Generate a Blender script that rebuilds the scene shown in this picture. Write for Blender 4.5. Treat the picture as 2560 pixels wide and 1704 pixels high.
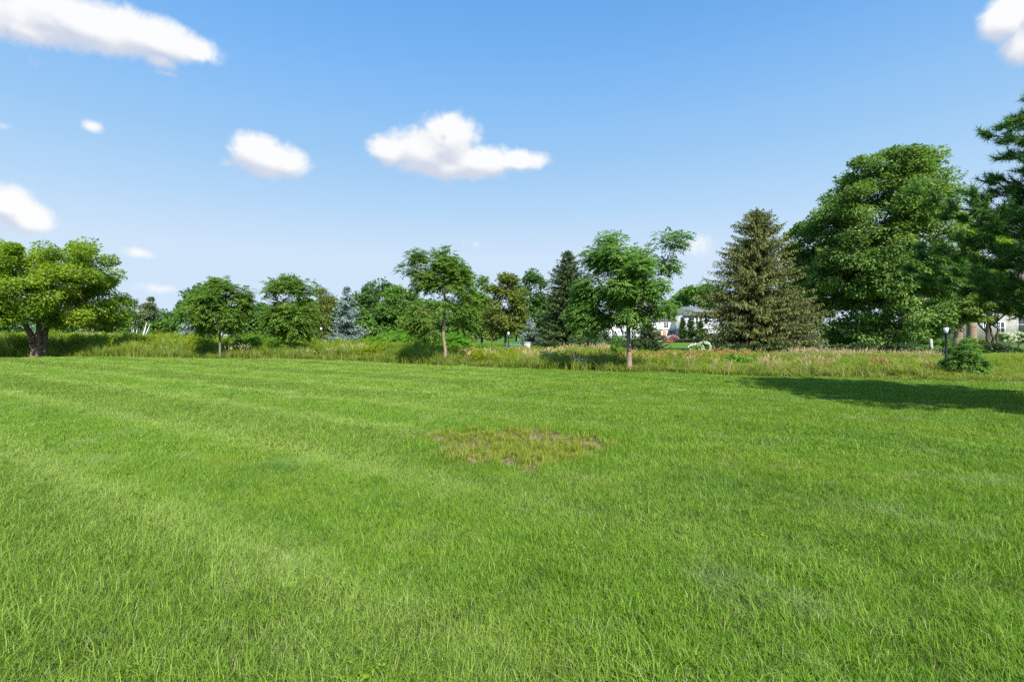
import bpy, math
import numpy as np

# ------------------------------------------------------------------ clear
for o in list(bpy.data.objects):
    bpy.data.objects.remove(o)
S = bpy.context.scene
COL = S.collection
R = np.random.default_rng(11)
rad = math.radians

# ------------------------------------------------------------------ camera
EYE, FPX, CX, HOR = 1.6, 1280.0, 1280.0, 836.0
cam_d = bpy.data.cameras.new('camera')
cam_d.sensor_width = 36.0
cam_d.lens = 18.0
cam_d.shift_y = -16.0 / 2560.0
cam_d.clip_start = 0.05
cam_d.clip_end = 6000.0
cam = bpy.data.objects.new('camera', cam_d)
cam.location = (0, 0, EYE)
cam.rotation_euler = (rad(90), 0, 0)
COL.objects.link(cam)
S.camera = cam

# ------------------------------------------------------------------ sun, sky, exposure
SUN_EL, SUN_AZ = 40.0, 161.0          # azimuth clockwise from +Y: behind the camera, to its right
SKY_STRENGTH = 0.15
sun_d = bpy.data.lights.new('sun', 'SUN')
sun_d.energy = 5.0
sun_d.angle = rad(0.8)
sun_d.color = (1.0, 0.955, 0.88)
sun = bpy.data.objects.new('sun', sun_d)
sdir = (math.sin(rad(SUN_AZ)) * math.cos(rad(SUN_EL)), math.cos(rad(SUN_AZ)) * math.cos(rad(SUN_EL)), math.sin(rad(SUN_EL)))
import mathutils
sun.rotation_euler = mathutils.Vector(sdir).to_track_quat('Z', 'Y').to_euler()
sun.location = (30, -30, 60)
COL.objects.link(sun)
vs = S.view_settings
vs.view_transform = 'Standard'
vs.look = 'None'
vs.gamma = 1.0
vs.exposure = 0.80
try:
    vs.use_curve_mapping = False
except Exception:
    pass
S.cycles.max_bounces = 8
S.cycles.diffuse_bounces = 5
S.cycles.transmission_bounces = 4
S.cycles.transparent_max_bounces = 4
S.cycles.sample_clamp_indirect = 6.0
S.cycles.use_denoising = False


class NT:
    """small helper for building node trees"""
    def __init__(self, tree):
        self.t = tree
        tree.nodes.clear()

    def n(self, typ, **kw):
        nd = self.t.nodes.new(typ)
        for k, v in kw.items():
            setattr(nd, k, v)
        return nd

    def link(self, a, b):
        self.t.links.new(a, b)

    def put(self, sock, v):
        if hasattr(v, 'is_linked') or hasattr(v, 'links'):
            self.link(v, sock)
        else:
            sock.default_value = v

    def math(self, op, a, b=None, c=None, clamp=False):
        nd = self.n('ShaderNodeMath', operation=op)
        nd.use_clamp = clamp
        self.put(nd.inputs[0], a)
        if b is not None:
            self.put(nd.inputs[1], b)
        if c is not None:
            self.put(nd.inputs[2], c)
        return nd.outputs[0]

    def smooth(self, v, lo, hi):
        nd = self.n('ShaderNodeMapRange', interpolation_type='SMOOTHSTEP')
        self.put(nd.inputs['Value'], v)
        nd.inputs['From Min'].default_value = lo
        nd.inputs['From Max'].default_value = hi
        return nd.outputs['Result']

    def mix(self, f, a, b):
        nd = self.n('ShaderNodeMix', data_type='RGBA')
        self.put(nd.inputs[0], f)
        self.put(nd.inputs[6], a)
        self.put(nd.inputs[7], b)
        return nd.outputs[2]

    def noise(self, vec, scale, detail=4.0, rough=0.55, dist=0.0):
        nd = self.n('ShaderNodeTexNoise')
        if vec is not None:
            self.link(vec, nd.inputs['Vector'])
        nd.inputs['Scale'].default_value = scale
        nd.inputs['Detail'].default_value = detail
        nd.inputs['Roughness'].default_value = rough
        nd.inputs['Distortion'].default_value = dist
        return nd.outputs['Fac']


def c4(c):
    return (c[0], c[1], c[2], 1.0)


world = bpy.data.worlds.new('World')
S.world = world
world.use_nodes = True
W = NT(world.node_tree)
sky = W.n('ShaderNodeTexSky', sky_type='NISHITA')
sky.sun_disc = False
sky.sun_elevation = rad(SUN_EL)
sky.sun_rotation = rad(SUN_AZ)
sky.altitude = 200
sky.air_density = 1.0
sky.dust_density = 0.3
sky.ozone_density = 2.0
geo = W.n('ShaderNodeTexCoord')
sep = W.n('ShaderNodeSeparateXYZ')
W.link(geo.outputs['Generated'], sep.inputs[0])
az = W.math('ARCTAN2', sep.outputs[0], sep.outputs[1])
el = W.math('ARCSINE', sep.outputs[2])
ae = W.n('ShaderNodeCombineXYZ')
W.link(az, ae.inputs[0])
W.link(el, ae.inputs[1])


def azel(px, py):
    u, v = (px - CX) / FPX, (HOR - py) / FPX
    a = math.atan(u)
    return a, math.atan(v * math.cos(a))


# cumulus clouds: soft blobs in direction space, broken up by noise. (source px centre, half sizes, weight)
CLOUDS = [
    # long cloud, upper left
    (60, 50, 170, 62, 1.0), (230, 62, 170, 66, 1.0), (380, 92, 140, 58, 1.0), (480, 122, 90, 34, .9),
    (400, 150, 60, 30, .8), (-60, 20, 160, 80, .9), (410, 182, 50, 14, .35), (480, 190, 40, 9, .2), (120, 10, 220, 40, .9),
    # round cloud
    (668, 395, 88, 50, 1.0), (640, 375, 60, 42, .9), (718, 405, 62, 40, .9), (672, 432, 62, 28, .75), (570, 408, 30, 18, .3),
    # main cloud
    (1080, 380, 130, 62, 1.05), (1120, 345, 78, 66, 1.05), (980, 378, 64, 40, 1.0), (1190, 402, 110, 44, 1.0),
    (1300, 402, 74, 28, .95), (1130, 420, 100, 32, .9), (1125, 300, 26, 22, .9),
    # edge clouds
    (20, 510, 84, 50, 1.0), (70, 545, 80, 40, .9), (-70, 500, 110, 60, 1.0), (60, 575, 70, 16, .35),
    (2520, 40, 76, 66, 1.05), (2560, 110, 62, 56, 1.0), (2640, 40, 120, 100, 1.0),
    # small wisps
    (230, 316, 34, 18, .55), (350, 632, 50, 18, .6), (1738, 612, 56, 36, .52), (400, 722, 62, 17, .45),
    (85, 158, 24, 12, .12), (1190, 612, 40, 14, .16), (8, 315, 20, 10, .2),
    # the sky goes on the same way beyond the frame
    (-900, 300, 220, 90, 1.0), (-1500, 120, 260, 110, 1.0), (3400, 380, 200, 80, 1.0), (4200, 150, 260, 110, 1.0),
]


def cloud_field(vec, blobs):
    dens = None
    for (px, py, rx, ry, wgt) in blobs:
        a0, e0 = azel(px, py)
        a1, _ = azel(px + rx, py)
        _, e1 = azel(px, py - ry)
        vx = W.n('ShaderNodeVectorMath', operation='MULTIPLY_ADD')
        W.link(vec, vx.inputs[0])
        sx, sy = 1 / abs(a1 - a0), 1 / abs(e1 - e0)
        vx.inputs[1].default_value = (sx, sy, 0)
        vx.inputs[2].default_value = (-a0 * sx, -e0 * sy, 0)
        ln = W.n('ShaderNodeVectorMath', operation='LENGTH')
        W.link(vx.outputs[0], ln.inputs[0])
        d = W.math('MULTIPLY_ADD', ln.outputs['Value'], -wgt, 1.22 * wgt if wgt > .85 else 1.05 * wgt)
        dens = d if dens is None else W.math('SMOOTH_MAX', dens, d, 0.25)
    return dens


n_lo = W.noise(ae.outputs[0], 13.0, 5.0, 0.58, 0.5)
n_hi = W.noise(ae.outputs[0], 46.0, 5.0, 0.62, 0.4)
wob = W.math('ADD', W.math('MULTIPLY', W.math('SUBTRACT', n_lo, 0.5), 1.5), W.math('MULTIPLY', W.math('SUBTRACT', n_hi, 0.5), 1.05))
dens = cloud_field(ae.outputs[0], CLOUDS)
lifted = W.n('ShaderNodeVectorMath', operation='ADD')
W.link(ae.outputs[0], lifted.inputs[0])
lifted.inputs[1].default_value = (0.012, 0.03, 0)
crest = W.math('SUBTRACT', dens, cloud_field(lifted.outputs[0], [c for c in CLOUDS if c[4] > .85]))
# the rest of the sky (behind the camera): scattered fair-weather cumulus of the same kind
rest_n = W.noise(geo.outputs['Generated'], 3.2, 6.0, 0.55, 0.2)
rest = W.math('MULTIPLY', W.math('SUBTRACT', rest_n, 0.60), 5.0)
back = W.smooth(W.math('MULTIPLY', sep.outputs[1], -1.0), -0.05, 0.25)
up_ok = W.smooth(sep.outputs[2], 0.05, 0.2)
rest = W.math('MULTIPLY', W.math('MULTIPLY', rest, back), up_ok)
field = W.math('ADD', dens, W.math('MULTIPLY', wob, 0.6))
field = W.math('MAXIMUM', field, rest)
alpha = W.smooth(field, 0.0, 0.62)
shade = W.math('ADD', W.math('MULTIPLY', crest, 1.0), W.math('MULTIPLY', wob, 0.5))
body = W.smooth(shade, -0.34, 0.52)
CS = 0.94 / (SKY_STRENGTH * 2 ** vs.exposure)
ccol = W.mix(body, c4((0.70 * CS, 0.745 * CS, 0.86 * CS)), c4((1.06 * CS, 1.06 * CS, 1.06 * CS)))
# sky hue trimmed a little towards the clear cyan-blue of the photograph
tint = W.n('ShaderNodeMix', data_type='RGBA', blend_type='MULTIPLY')
tint.inputs[0].default_value = 1.0
W.link(sky.outputs[0], tint.inputs[6])
tint.inputs[7].default_value = (0.60, 0.95, 1.09, 1)
KS = 1.0 / (SKY_STRENGTH * 2 ** vs.exposure)
ramp = W.n('ShaderNodeValToRGB')
W.link(W.math('DIVIDE', el, 0.7), ramp.inputs[0])
stops = [(0.0, (0.66, 0.80, 0.97)), (0.207, (0.63, 0.785, 0.96)), (0.34, (0.46, 0.685, 0.945)), (0.47, (0.335, 0.59, 0.91)), (0.64, (0.235, 0.49, 0.87)), (0.82, (0.15, 0.40, 0.82))]
cr_ = ramp.color_ramp
cr_.elements[0].position, cr_.elements[1].position = stops[0][0], stops[-1][0]
for p_, c_ in stops[1:-1]:
    cr_.elements.new(p_)
for e_, (p_, c_) in zip(sorted(cr_.elements, key=lambda q: q.position), stops):
    e_.position = p_
    e_.color = c4(c_)
lum = W.n('ShaderNodeMix', data_type='RGBA', blend_type='MULTIPLY')
lum.inputs[0].default_value = 1.0
W.link(ramp.outputs[0], lum.inputs[6])
lum.inputs[7].default_value = c4((KS, KS, KS))
low = W.math('SUBTRACT', 1.0, W.smooth(el, 0.30, 0.80))
skyc = W.mix(low, tint.outputs[2], lum.outputs[2])
final = W.mix(W.math('MULTIPLY', alpha, 0.97), skyc, ccol)
bg = W.n('ShaderNodeBackground')
W.link(final, bg.inputs[0])
bg.inputs[1].default_value = SKY_STRENGTH
wo = W.n('ShaderNodeOutputWorld')
W.link(bg.outputs[0], wo.inputs[0])


# ------------------------------------------------------------------ helpers: coordinates, meshes, tags
def PX(px, D):
    return (px - CX) / FPX * D


def PZ(py, D):
    return EYE + (HOR - py) / FPX * D


def nrm(v):
    return v / np.maximum(np.linalg.norm(v, axis=-1, keepdims=True), 1e-9)


def unit(n):
    return nrm(R.normal(size=(n, 3)))


def tag(o, label=None, cat=None, group=None, kind=None):
    if label: o['label'] = label
    if cat: o['category'] = cat
    if group: o['group'] = group
    if kind: o['kind'] = kind
    return o


def thing(name, label, cat, loc=(0, 0, 0), rz=0.0, group=None):
    o = bpy.data.objects.new(name, None)
    o.empty_display_size = 0.3
    o.location = loc
    o.rotation_euler = (0, 0, rz)
    COL.objects.link(o)
    return tag(o, label, cat, group)


def link(name, me, parent=None):
    o = bpy.data.objects.new(name, me)
    COL.objects.link(o)
    if parent is not None:
        o.parent = parent
    return o


def mesh(name, verts, faces, mat, attrs=None):
    """faces: list of integer arrays, each (n, k)"""
    me = bpy.data.meshes.new(name)
    verts = np.asarray(verts, dtype=np.float32).reshape(-1, 3)
    loops = np.concatenate([f.reshape(-1) for f in faces]).astype(np.int32)
    tot = np.concatenate([np.full(len(f), f.shape[1]) for f in faces]).astype(np.int32)
    start = np.concatenate([[0], np.cumsum(tot)[:-1]]).astype(np.int32)
    me.vertices.add(len(verts))
    me.vertices.foreach_set('co', verts.reshape(-1))
    me.loops.add(len(loops))
    me.loops.foreach_set('vertex_index', loops)
    me.polygons.add(len(tot))
    me.polygons.foreach_set('loop_start', start)
    me.polygons.foreach_set('loop_total', tot)
    me.update(calc_edges=True)
    for k, v in (attrs or {}).items():
        a = me.attributes.new(k, 'FLOAT', 'POINT')
        a.data.foreach_set('value', np.asarray(v, dtype=np.float32))
    if mat is not None:
        me.materials.append(mat)
    return me


class MB:
    """collects boxes, prisms and tubes into one mesh"""
    def __init__(self):
        self.v, self.f, self.k = [], {}, 0

    def add(self, v, faces):
        v = np.asarray(v, float).reshape(-1, 3)
        self.v.append(v)
        for f in faces:
            self.f.setdefault(len(f), []).append([i + self.k for i in f])
        self.k += len(v)
        return self

    def box(self, x0, x1, y0, y1, z0, z1):
        v = [(x, y, z) for z in (z0, z1) for y in (y0, y1) for x in (x0, x1)]
        return self.add(v, [(0, 2, 3, 1), (4, 5, 7, 6), (0, 1, 5, 4), (2, 6, 7, 3), (0, 4, 6, 2), (1, 3, 7, 5)])

    def tube(self, pts, rads, sides=8, cap=True):
        pts = np.asarray(pts, float)
        n = len(pts)
        rings = []
        for i in range(n):
            t = nrm(pts[min(i + 1, n - 1)] - pts[max(i - 1, 0)])
            a = np.cross(t, (0.31, 0.95, 0.05)); a = nrm(a); b = np.cross(t, a)
            th = np.arange(sides) * 2 * math.pi / sides
            rings.append(pts[i] + rads[i] * (np.cos(th)[:, None] * a + np.sin(th)[:, None] * b))
        fs = []
        for i in range(n - 1):
            for j in range(sides):
                k = (j + 1) % sides
                fs.append((i * sides + j, i * sides + k, (i + 1) * sides + k, (i + 1) * sides + j))
        if cap:
            fs.append(tuple(range(sides))[::-1])
            fs.append(tuple((n - 1) * sides + j for j in range(sides)))
        return self.add(np.concatenate(rings), fs)

    def build(self, name, mat, parent=None):
        me = mesh(name, np.concatenate(self.v), [np.array(f) for f in self.f.values()], mat)
        return link(name, me, parent)


# ------------------------------------------------------------------ materials
def new_mat(name):
    m = bpy.data.materials.new(name)
    m.use_nodes = True
    return m, NT(m.node_tree)


def leaf_mat(name, c1, c2, c3=None, trans=0.38, tcol=None, rough=0.55, noise_scale=0.0, spec=0.25):
    """two-sided leaf: diffuse with light gloss in front, light showing through from behind; 'tint' varies leaf by leaf"""
    m, n = new_mat(name)
    at = n.n('ShaderNodeAttribute', attribute_name='tint')
    col = n.mix(at.outputs['Fac'], c4(c1), c4(c2))
    if c3 is not None:
        f3 = n.smooth(at.outputs['Fac'], 0.86, 1.0)
        col = n.mix(f3, col, c4(c3))
    p = n.n('ShaderNodeBsdfPrincipled')
    n.link(col, p.inputs['Base Color'])
    p.inputs['Roughness'].default_value = rough
    p.inputs['Specular IOR Level'].default_value = spec
    t = n.n('ShaderNodeBsdfTranslucent')
    tc = n.n('ShaderNodeMix', data_type='RGBA', blend_type='MULTIPLY')
    tc.inputs[0].default_value = 1.0
    n.link(col, tc.inputs[6])
    tc.inputs[7].default_value = c4(tcol or (1.5, 1.5, 0.8))
    n.link(tc.outputs[2], t.inputs[0])
    ms = n.n('ShaderNodeMixShader')
    ms.inputs[0].default_value = trans
    n.link(p.outputs[0], ms.inputs[1])
    n.link(t.outputs[0], ms.inputs[2])
    o = n.n('ShaderNodeOutputMaterial')
    n.link(ms.outputs[0], o.inputs[0])
    return m


def plain_mat(name, c1, c2=None, scale=6.0, rough=0.7, bump=0.0, bscale=30.0, stretch=None, spec=0.3, metallic=0.0):
    m, n = new_mat(name)
    tc = n.n('ShaderNodeTexCoord')
    vec = tc.outputs['Object']
    if stretch:
        mp = n.n('ShaderNodeMapping')
        n.link(vec, mp.inputs[0])
        mp.inputs['Scale'].default_value = stretch
        vec = mp.outputs[0]
    p = n.n('ShaderNodeBsdfPrincipled')
    if c2 is not None:
        f = n.noise(vec, scale, 5.0, 0.6)
        f = n.smooth(f, 0.3, 0.7)
        n.link(n.mix(f, c4(c1), c4(c2)), p.inputs['Base Color'])
    else:
        p.inputs['Base Color'].default_value = c4(c1)
    p.inputs['Roughness'].default_value = rough
    p.inputs['Metallic'].default_value = metallic
    p.inputs['Specular IOR Level'].default_value = spec
    if bump > 0:
        b = n.n('ShaderNodeBump')
        b.inputs['Strength'].default_value = bump
        b.inputs['Distance'].default_value = 0.02
        n.link(n.noise(vec, bscale, 6.0, 0.65), b.inputs['Height'])
        n.link(b.outputs[0], p.inputs['Normal'])
    o = n.n('ShaderNodeOutputMaterial')
    n.link(p.outputs[0], o.inputs[0])
    return m


bark_brown = plain_mat('bark_brown', (0.10, 0.072, 0.05), (0.21, 0.16, 0.115), 5.0, 0.9, 0.8, 14.0, (3, 3, 0.6))
bark_grey = plain_mat('bark_grey', (0.11, 0.10, 0.085), (0.22, 0.20, 0.17), 5.0, 0.9, 0.7, 16.0, (3, 3, 0.6))
bark_tan = plain_mat('bark_tan', (0.20, 0.145, 0.10), (0.30, 0.225, 0.165), 6.0, 0.85, 0.6, 20.0, (3, 3, 0.7))
bark_dark = plain_mat('bark_dark', (0.045, 0.035, 0.028), (0.09, 0.07, 0.055), 6.0, 0.9, 0.6, 20.0, (3, 3, 0.7))
bark_birch = plain_mat('bark_birch', (0.62, 0.60, 0.56), (0.78, 0.77, 0.74), 4.0, 0.7, 0.2, 20.0, (1, 1, 3))
stem_green = plain_mat('stem_green', (0.07, 0.10, 0.03), (0.12, 0.13, 0.05), 5.0, 0.7)

L_maple = leaf_mat('leaf_maple_yellow_green', (0.120, 0.225, 0.018), (0.300, 0.395, 0.036), (0.44, 0.50, 0.07), 0.45, (1.6, 1.55, 0.5))
L_locust = leaf_mat('leaf_compound_green', (0.090, 0.170, 0.026), (0.190, 0.295, 0.050), None, 0.42, (1.4, 1.6, 0.7))
L_locust2 = leaf_mat('leaf_compound_fresh', (0.082, 0.175, 0.034), (0.180, 0.310, 0.064), None, 0.42, (1.4, 1.6, 0.7))
L_dark = leaf_mat('leaf_dark_green', (0.049, 0.112, 0.028), (0.121, 0.223, 0.049), None, 0.33, (1.4, 1.6, 0.6))
L_mid = leaf_mat('leaf_mid_green', (0.074, 0.160, 0.031), (0.166, 0.282, 0.055), None, 0.36, (1.5, 1.6, 0.6))
L_olive = leaf_mat('leaf_olive', (0.109, 0.152, 0.029), (0.217, 0.254, 0.052), (0.319, 0.304, 0.072), 0.38, (1.5, 1.5, 0.6))
L_bigmaple = leaf_mat('leaf_maple_grey_green', (0.096, 0.186, 0.041), (0.222, 0.324, 0.086), (0.384, 0.456, 0.180), 0.36, (1.4, 1.5, 0.5), 0.55, spec=0.2)
L_lime = leaf_mat('leaf_lime', (0.154, 0.275, 0.020), (0.275, 0.396, 0.039), None, 0.45, (1.5, 1.5, 0.5))
L_sumac = leaf_mat('leaf_sumac', (0.083, 0.225, 0.021), (0.195, 0.360, 0.036), (0.330, 0.450, 0.060), 0.40, (1.4, 1.5, 0.6))
L_birch = leaf_mat('leaf_birch_grey', (0.116, 0.165, 0.075), (0.215, 0.272, 0.141), None, 0.3)
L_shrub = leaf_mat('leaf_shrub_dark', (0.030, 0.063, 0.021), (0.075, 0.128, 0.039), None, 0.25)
L_pale = leaf_mat('leaf_pale_green', (0.150, 0.232, 0.045), (0.270, 0.338, 0.090), None, 0.4)
N_spruce = leaf_mat('needle_olive_spruce', (0.071, 0.101, 0.025), (0.190, 0.207, 0.055), (0.299, 0.230, 0.103), 0.15, (1.2, 1.2, 0.6))
N_dark = leaf_mat('needle_dark_spruce', (0.033, 0.069, 0.022), (0.090, 0.130, 0.039), (0.163, 0.163, 0.057), 0.12)
N_blue = leaf_mat('needle_blue_spruce', (0.136, 0.192, 0.168), (0.320, 0.408, 0.376), None, 0.10, (1.1, 1.1, 1))
N_pine = leaf_mat('needle_pine', (0.048, 0.125, 0.022), (0.150, 0.285, 0.055), None, 0.22, (1.2, 1.4, 0.7), 0.65, spec=0.1)
N_arbor = leaf_mat('leaf_arborvitae', (0.040, 0.096, 0.026), (0.096, 0.176, 0.048), None, 0.2)
F_white = leaf_mat('petal_white', (0.62, 0.64, 0.46), (0.80, 0.80, 0.68), None, 0.3, (1.05, 1.05, 0.95))
F_pink = leaf_mat('petal_pink', (0.62, 0.16, 0.34), (0.78, 0.34, 0.52), None, 0.3, (1.05, 0.9, 1.0))


# ------------------------------------------------------------------ vegetation builders
def leaf_quads(c, axis, normal, L, Wd, cup=0.12, droop=0.15):
    n = len(c)
    L = np.broadcast_to(np.asarray(L, float), (n,))[:, None]
    Wd = np.broadcast_to(np.asarray(Wd, float), (n,))[:, None]
    axis = nrm(axis)
    side = nrm(np.cross(axis, normal))
    up = nrm(np.cross(side, axis))
    v = np.empty((n, 4, 3))
    v[:, 0] = c
    mid = c + axis * L * 0.45
    v[:, 1] = mid + side * Wd * 0.5 + up * Wd * cup
    v[:, 2] = c + axis * L - up * L * droop
    v[:, 3] = mid - side * Wd * 0.5 + up * Wd * cup
    return v.reshape(-1, 3)


def quads_mesh(name, v, tint4, mat):
    n = len(v) // 4
    return mesh(name, v, [np.arange(n * 4).reshape(-1, 4)], mat, {'tint': np.clip(tint4, 0, 1)})


def frusta(p0, p1, r0, r1, sides=5):
    """many tapered sticks at once -> verts, faces"""
    n = len(p0)
    t = nrm(p1 - p0)
    ref = np.where(np.abs(t[:, 2:3]) > 0.9, np.array([[1.0, 0, 0]]), np.array([[0, 0, 1.0]]))
    a = nrm(np.cross(t, ref)); b = np.cross(t, a)
    th = np.arange(sides) * 2 * math.pi / sides
    ring = np.cos(th)[None, :, None] * a[:, None, :] + np.sin(th)[None, :, None] * b[:, None, :]
    v = np.concatenate([p0[:, None] + ring * r0[:, None, None], p1[:, None] + ring * r1[:, None, None]], 1)
    j = np.arange(sides); k = (j + 1) % sides
    f = np.stack([j, k, k + sides, j + sides], 1)[None] + (np.arange(n) * 2 * sides)[:, None, None]
    return v.reshape(-1, 3), f.reshape(-1, 4)


def skeleton(trunk_pts, trunk_r, targets, tip_r=0.012, straight=0.5, expo=0.52):
    """branches grown from a trunk to every target; radii by how many twigs each carries"""
    nodes = [np.array(p, float) for p in trunk_pts]
    par = [i - 1 for i in range(len(nodes))]
    nt = len(nodes)
    top = nodes[-1]
    order = np.argsort(np.linalg.norm(targets - top * [1, 1, 0.9], axis=1))
    arr = np.array(nodes)
    ends = []
    for ti in order:
        t = targets[ti]
        P = np.array(nodes)
        d = t - P
        dist = np.linalg.norm(d, axis=1)
        pen = dist + np.where(P[:, 2] > t[2] + 0.1, 1.2 * (P[:, 2] - t[2]), 0) + 0.18 * np.arange(len(P)) ** 0.5 * 0.2
        pen[: max(1, nt // 2)] += 3.0
        k = int(np.argmin(pen))
        p = P[k]
        segs = max(2, int(dist[k] / 0.9) + 1)
        prev = k
        bend = R.normal(size=3) * 0.07 * dist[k]
        for s in range(1, segs + 1):
            f = s / segs
            q = p + (t - p) * f + bend * math.sin(math.pi * f)
            q[2] += -0.10 * dist[k] * math.sin(math.pi * f) * (1 - straight)
            nodes.append(q); par.append(prev); prev = len(nodes) - 1
        ends.append(prev)
    nodes = np.array(nodes)
    cnt = np.zeros(len(nodes))
    for e in ends:
        cnt[e] += 1
    for i in range(len(nodes) - 1, 0, -1):
        cnt[par[i]] += cnt[i]
    total = max(cnt[nt - 1], 1)
    rr = np.maximum(tip_r, trunk_r[-1] * (cnt / total) ** expo)
    for i in range(nt):
        rr[i] = trunk_r[i]
    idx = np.arange(1, len(nodes))
    pr = np.array(par)[1:]
    r0 = np.minimum(rr[pr], np.where(pr < nt, rr[idx] * 1.25, rr[pr]))
    r0[: nt - 1] = rr[pr][: nt - 1]
    return nodes[pr], nodes[idx], r0, rr[idx]


def lobe_points(lobes, n, D, bx, Rdep, shell=0.25, flat=0.85):
    """points in the crown: x, z inside the lobes, y through the crown's round depth"""
    w = np.array([(l[2] * l[3]) ** 0.9 * (l[4] if len(l) > 4 else 1.0) for l in lobes])
    w = w / w.sum()
    pick = R.choice(len(lobes), n, p=w)
    s = D / FPX
    cth = math.cos(math.atan2(bx, D))
    L = np.array([[(PX(l[0], D) - bx) * cth, PZ(l[1], D), l[2] * s * cth, l[3] * s] for l in lobes])[pick]
    th = R.uniform(0, 2 * math.pi, n)
    r = R.uniform(shell ** 2, 1, n) ** 0.5 * R.choice([1.0, 0.8], n, p=[.75, .25])
    x = L[:, 0] + np.cos(th) * r * L[:, 2]
    z = L[:, 1] + np.sin(th) * r * L[:, 3]
    cx = 0.5 * (L[:, 0].min() + L[:, 0].max())
    cz = 0.5 * ((L[:, 1] - L[:, 3]).min() + (L[:, 1] + L[:, 3]).max())
    hx = max(abs(x - cx).max(), 1e-3); hz = max(abs(z - cz).max(), 1e-3)
    half = Rdep * np.sqrt(np.maximum(1 - ((x - cx) / hx) ** 2 - 0.75 * ((z - cz) / hz) ** 2, 0.06))
    y = R.uniform(-1, 1, n) * half * flat
    return np.stack([x, y, z], 1)


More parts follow.
